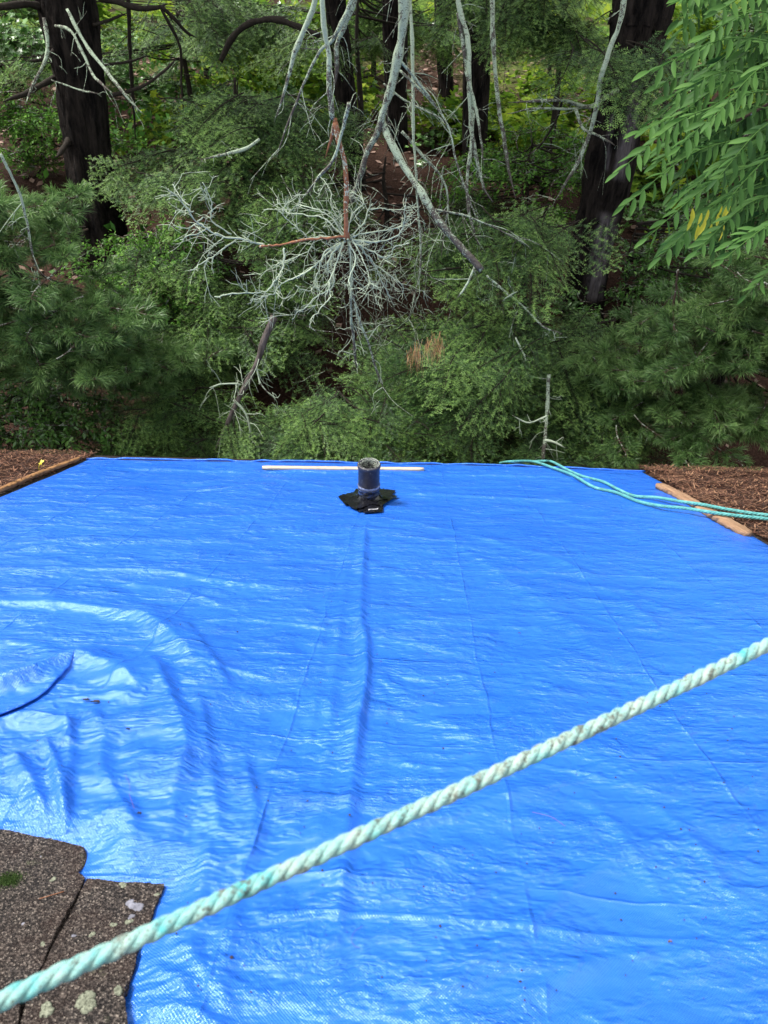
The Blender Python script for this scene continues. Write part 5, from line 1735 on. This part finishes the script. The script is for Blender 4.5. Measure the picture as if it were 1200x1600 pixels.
bushy('hemlock_tree', 'hemlock sprays at top left beyond the leftmost trunk', 'hemlock', GH,
      [(360, 30, 10.5, .9, .5, .5), (30, 100, 10.0, .6, .5, .4), (230, 60, 11, .6, .5, .4)], 90, T_HEM, (300, 200), 11.4, rf, (.9, 1.3), (.1, .6))
bushy('hemlock_tree', 'hemlock between the leaning trunk and the right hand pine', 'hemlock', GH,
      [(920, 560, 6.3, .4, .3, .35), (950, 650, 5.9, .40, .3, .25)], 90, T_HEM, (940, 600), 6.7, rf, (.65, 1.0))
GP = 'long needled pines beside the roof'
bushy('young_pine_tree', 'soft long needled pine covering the left edge of the wooded bank', 'pine', GP,
      [(-20, 350, 5.6, .30, .4, .25), (70, 490, 5.5, .60, .4, .27), (40, 540, 5.2, .50, .3, .25), (190, 560, 5.6, .35, .3, .20), (-170, 400, 5.4, .5, .6, .7)], 290, T_PINE, (60, 560), 6.2, rf, (.7, 1.05), (-.3, .35), r0=.07, mat=M_BARK)
bushy('young_pine_tree', 'long needled pine covering the right edge behind the litter', 'pine', GP,
      [(1090, 540, 5.7, .50, .4, .38), (1120, 640, 5.4, .55, .3, .25), (1200, 490, 5.6, .4, .4, .45), (1020, 520, 6.2, .25, .3, .22), (1330, 540, 5.5, .4, .5, .6)], 290, T_PINE, (1130, 560), 6.3, rf, (.65, 1.0), (-.3, .4), r0=.07, mat=M_BARK)
GS = 'leafy shrubs on the bank'
bushy('leafy_shrub', 'glossy leaved shrub at the lower left just beyond the eave litter', 'shrub', GS,
      [(60, 640, 5.5, .75, .3, .28), (140, 690, 5.4, .45, .25, .15), (-100, 640, 5.5, .6, .3, .4)], 150, T_BROAD, (70, 660), 5.8, rf, (.8, 1.2), (-.6, .4), r0=.02)
bushy('leafy_shrub', 'bright small leaved shrub at the foot of the leftmost trunk', 'shrub', GS,
      [(230, 400, 7.2, .5, .35, .35), (240, 470, 6.8, .5, .35, .35), (255, 380, 7.6, .3, .3, .15)], 150, T_SMALL, (235, 470), 7.3, rf, (.8, 1.3), (-.6, .4), r0=.02)
bushy('leafy_shrub', 'dark glossy shrub at the foot of the leaning trunk', 'shrub', GS,
      [(1010, 440, 7.4, .3, .25, .25), (1070, 400, 7.6, .5, .4, .5), (880, 500, 6.9, .25, .3, .15)], 150, T_BROAD, (970, 470), 7.4, rf, (.8, 1.3), (-.6, .4), r0=.02)
bushy('leafy_shrub', 'green shrub low behind the middle trunks above the brown bank', 'shrub', GS,
      [(820, 290, 8.6, .7, .4, .35), (850, 240, 9.2, .8, .4, .3), (770, 330, 8.4, .4, .3, .3)], 150, T_SMALL, (820, 320), 8.9, rf, (.9, 1.5), (-.6, .4), r0=.02)
bushy('leafy_shrub', 'green shrub beyond the left trunk near the pinkish leaves', 'shrub', GS,
      [(60, 200, 9.6, .8, .5, .45), (20, 170, 9.6, .6, .4, .3), (220, 300, 9.2, .5, .4, .3)], 110, T_SMALL, (60, 230), 10, rf, (1, 1.6), (-.6, .4), r0=.02)
bushy('leafy_shrub', 'bright weeds at the eave right of the vent pipe', 'shrub', GS,
      [(715, 722, 5.15, .10, .05, .05), (755, 724, 5.15, .10, .05, .04)], 10, T_SMALL, (735, 730), 5.3, rf, (.3, .5), (-.6, .4), r0=.006)
GM = 'maples in the open woodland behind'
bushy('maple_tree', 'sunlit yellow green maple beyond the upper left trunk', 'maple', GM,
      [(300, 110, 13.5, 1.6, .9, .9), (270, 210, 12.5, 1.0, .7, .5), (400, 60, 14, 1.4, .8, .8)], 110, T_MAPLE, (330, 200), 14, rf, (.8, 1.3), (-.3, .5), r0=.08)
bushy('maple_tree', 'yellow green maple undergrowth seen between the right hand trunks', 'maple', GM,
      [(830, 190, 12.5, 1.2, .8, .7), (800, 270, 11.0, .7, .6, .4), (890, 120, 13.5, 1.2, .8, .6)], 100, T_MAPLE, (840, 260), 13.5, rf, (.8, 1.2), (-.3, .5), r0=.06)
bushy('maple_tree', 'darker maple leaning in at the top left corner', 'maple', GM,
      [(20, 90, 11.0, .9, .8, .5), (240, 50, 12, 1.0, .8, .6), (40, 20, 12, 1.2, .8, .5)], 90, T_MAPLED, (20, 200), 12, rf, (.8, 1.2), (-.2, .6), r0=.06)
bushy('maple_tree', 'maple thicket behind the walnut leaves at upper right', 'maple', GM,
      [(1080, 180, 11.5, 1.0, .8, .9), (1130, 60, 12.5, 1.6, .8, .9), (1060, 300, 10, .9, .6, .6)], 130, T_MAPLE + T_MAPLED, (1080, 250), 12.5, rf, (.8, 1.3), (-.3, .5), r0=.06)
bushy('maple_tree', 'maple scrub seen through the dead limbs in the centre', 'maple', GM,
      [(580, 180, 14, 1.5, .9, .8), (680, 230, 12, .9, .6, .5), (480, 150, 14, 1.3, .8, .8), (560, 60, 16, 2.0, 1, 1.1)], 130, T_MAPLE + T_MAPLED, (580, 260), 15, rf, (.8, 1.3), (-.3, .5), r0=.06)

bushy('hemlock_tree', 'dark hemlock on the bank straight behind the twig whorl', 'hemlock', GH,
      [(600, 330, 8.4, .7, .4, .35), (520, 280, 8.8, .6, .4, .3), (690, 360, 8.2, .45, .3, .3), (700, 300, 9.2, .4, .3, .3)], 54, T_HEM, (600, 380), 9.0, rf, (.8, 1.2), r0=.04)
# far wood closing the view: many leaf clumps that read as one mass
def far_wood(label, x0, x1, y0, y1, zlo, zhi, n, seed, mats, size):
    r = np.random.default_rng(seed); ac = Acc()
    x = r.uniform(x0, x1, n); y = r.uniform(y0, y1, n)
    z = gz(x, y) + r.uniform(zlo, zhi, n)
    keep = vnoise2(x * .35 + 50, z * .5 + 50, seed) > -.25
    x, y, z = x[keep], y[keep], z[keep]; n = len(x)
    P = np.stack([x, y, z], -1)
    d1 = r.normal(0, 1, (n, 3)); d1 /= np.linalg.norm(d1, axis=1)[:, None]
    d2 = np.cross(d1, r.normal(0, 1, (n, 3))); d2 /= np.linalg.norm(d2, axis=1)[:, None]
    s = r.uniform(.6, 1.3, (n, 1)) * size
    V = np.stack([P - d1 * s, P + d2 * s * .6, P + d1 * s, P - d2 * s * .6], 1).reshape(-1, 3)
    t = .5 + .45 * vnoise2(x * .5 + 20, z * .8 + 20, seed + 1) + r.normal(0, .12, n)
    ac.add(V, np.arange(4 * n).reshape(-1, 4), np.repeat(t, 4))
    ac.part('woodland', mats, None, kind='stuff', label=label, cat='woods')


far_wood('far leafy woodland closing off the slope behind the trunks', -22, 22, 20, 34, .2, 9, 26000, 1, M_MAPLE, .16)
far_wood('low leafy undergrowth covering the slope between the trunks', -14, 14, 8.0, 20, .0, .7, 26000, 2, M_FERN, .055)

# ------------------------------------------------------------------ hanging brown dead needle spray
dn = thing('dead_spray', at(664, 530, 5.0), 'hanging spray of orange brown dead pine needles in front of the hemlock', 'dead needles')
ac = Acc()
for (px, py, ln) in ((648, 545, .20), (655, 540, .22), (668, 532, .16), (676, 530, .15), (684, 533, .17), (690, 530, .14), (641, 550, .12)):
    c = at(px, py, 5.0)
    for q in range(26):
        v = rf.normal(0, .20, 3); v[2] = -1; v /= np.linalg.norm(v)
        b = c + rf.normal(0, .012, 3) + [0, 0, rf.uniform(-.08, .05)]; L = ln * rf.uniform(.35, 1.15)
        s = np.cross(v, rf.normal(0, 1, 3)); s /= np.linalg.norm(s)
        e = b + v * L
        ac.add(np.array([b - s * .0014, b + s * .0014, e]), [(0, 1, 2)], rf.random())
ac.part('needle', M_BRN, dn, kind='stuff')

# ------------------------------------------------------------------ compound leaves at the upper right
LV, LF = leaf_shape('oval')
leaflet_me = []
for s in range(5):
    r = np.random.default_rng(900 + s)
    V = []
    m = 7
    for i in range(m):
        t = i / (m - 1); w = .145 * math.sin(math.pi * min(1, t * .92 + .06)) ** .8 * (1 if t < .5 else 1 - .35 * (t - .5))
        cz = -.10 * t * t * (1 + .5 * r.random()); cy = .04 * math.sin(t * 3 + s)
        for sg in (-1, 0, 1): V.append((t, cy + sg * w * (1 if i < m - 1 else .05), cz + .05 * abs(sg) * w / .12))
    F = [(3 * k + j, 3 * k + j + 1, 3 * k + j + 4, 3 * k + j + 3) for k in range(m - 1) for j in (0, 1)]
    tint = np.repeat(np.linspace(.35, .65, m), 3)
    leaflet_me.append((np.array(V), np.array(F), tint))
shared = [mesh_np('leaflet', a, b, M_WALN, {'tint': c}, True) for a, b, c in leaflet_me]
shared_y = [mesh_np('leaflet', a, b, M_YEL, {'tint': c}, True) for a, b, c in leaflet_me[:2]]
WX, WY = 4.6, 3.6
wal = thing('walnut_tree', (WX, WY, float(gz(WX, WY))), 'bright green pinnate leaved branches hanging in at the upper right', 'tree')
P = catmull([[WX, WY, float(gz(WX, WY)) - .2], [WX + .1, WY, CZ - 2], [WX - .1, WY + .1, CZ + 1], [WX, WY, CZ + 5]], 40)
V, F = tube(P, np.linspace(.16, .09, 40), 16); part('trunk', V, F, M_BARK, wal, {'tint': np.zeros(len(V))}, smooth=True)
rl = np.random.default_rng(31)
RACH = [(1230, 70, 1015, 112, 2.7), (1240, 40, 1100, 55, 2.8), (1200, 128, 1045, 152, 2.75), (1215, 140, 1062, 228, 2.6), (1205, 170, 1000, 205, 2.9), (1150, 160, 966, 268, 2.75),
        (1160, 215, 975, 322, 2.8), (1200, 250, 1010, 372, 2.7), (1190, 285, 1032, 402, 2.75), (1225, 300, 1088, 392, 2.6), (1160, 40, 1060, 0, 2.9), (1240, 10, 1120, 18, 2.7),
        (1260, 350, 1130, 405, 2.3), (1250, 372, 1132, 385, 2.35), (1260, 400, 1165, 462, 2.3), (1240, 90, 1110, 190, 2.5), (1240, 180, 1120, 280, 2.5), (1130, 120, 1040, 215, 2.95),
        (1150, 190, 1050, 300, 2.9), (1250, 230, 1130, 320, 2.55)]
n_ind = len(RACH)
rest = Acc()
for q in range(58):
    x1 = rl.uniform(985, 1180); y1 = rl.uniform(-40, 400)
    if x1 < 1060 and y1 < 130: x1 += 70
    if y1 > 330: x1 = max(x1, 1045)
    RACH.append((x1 + rl.uniform(120, 190), y1 - rl.uniform(20, 110), x1, y1, rl.uniform(2.9, 3.6)))
hub = np.array([3.2, 3.2, CZ + .2])
for ri, (x0, y0, x1, y1, Y) in enumerate(RACH):
    A = at(x0, y0, Y + .12); B = at(x1, y1, Y - .08)
    mid = (A + B) / 2 + [0, 0, .05]
    C = catmull([A, mid, B], 40)
    # twig carrying the leaf back to the trunk side
    bm_ = catmull([A, A + (hub - A) * .3 + [0, 0, .12], hub + rl.normal(0, .25, 3)], 16)
    V, F = tube(bm_, np.linspace(.005, .012, 16), 5, False)
    if ri % 3 == 0: part('branch', V, F, M_TWIG, wal, {'tint': np.zeros(len(V))}, smooth=True)
    V, F = tube(C, np.linspace(.0024, .0010, 40), 5)
    leafo = part('compound_leaf', V, F, M_WALN, wal, {'tint': np.full(len(V), .7)}, smooth=True)
    L = np.linalg.norm(B - A); npair = int(max(6, min(11, L / .038)))
    for j in range(npair * 2 + 1):
        if ri < n_ind and j == 2 * npair - 1 and False: continue
        t = .16 + .84 * (j // 2 + .5 * (j % 2) * .4) / npair if j < npair * 2 else 1.0
        i = min(39, int(t * 39)); p = C[i]
        tg = C[min(39, i + 1)] - C[max(0, i - 1)]; tg /= np.linalg.norm(tg)
        up = np.array([0, -.35, .93]); sdv = np.cross(up, tg); sdv /= np.linalg.norm(sdv)
        sg = 1 if j % 2 else -1
        if j == npair * 2: d = tg
        else: d = tg * .62 + sdv * sg * .75 + np.array([0, 0, -.42 - .1 * rl.random()]) + rl.normal(0, .13, 3)
        d /= np.linalg.norm(d)
        sc = .073 * rl.uniform(.8, 1.12) * (1 - .3 * abs(t - .55)) * Y / 2.7 * (.95 if Y > 2.4 else .9)
        x = Vector(d); z = Vector(up + rl.normal(0, .38, 3)); y = z.cross(x).normalized(); z = x.cross(y)
        Rm = np.array(Matrix((x, y, z)).transposed()) * sc
        if ri < n_ind and ri < 16:
            me = shared[rl.integers(5)]
            o = obj('leaflet', me, leafo)
            Mx = Matrix(Rm.tolist()).to_4x4(); Mx.translation = Vector(p - wloc(leafo))
            o.matrix_local = Mx
        else:
            a_, b_, c_ = leaflet_me[rl.integers(5)]
            rest.add(a_ @ Rm.T + p, b_, c_ - .15 + .2 * rl.normal())
rest.part('foliage', M_WALN, wal, kind='stuff')
for (px, py) in ((1082, 326), (1096, 333), (1107, 328), (1112, 350), (1128, 322), (1131, 352), (1140, 316), (1080, 340), (1121, 335), (1102, 345), (1090, 352)):
    p = at(px, py, 2.68)
    x = Vector((rl.uniform(-.4, .2), -.2, -1)).normalized(); z = Vector((0, -1, .2)) + Vector(rl.normal(0, .4, 3)); y = z.cross(x).normalized(); z = x.cross(y)
    sc = .055 * rl.uniform(.6, 1.1)
    o = obj('leaflet', shared_y[rl.integers(2)], wal)
    Mx = (Matrix((x, y, z)).transposed() * sc).to_4x4(); Mx.translation = Vector(p - wloc(wal)); o.matrix_local = Mx
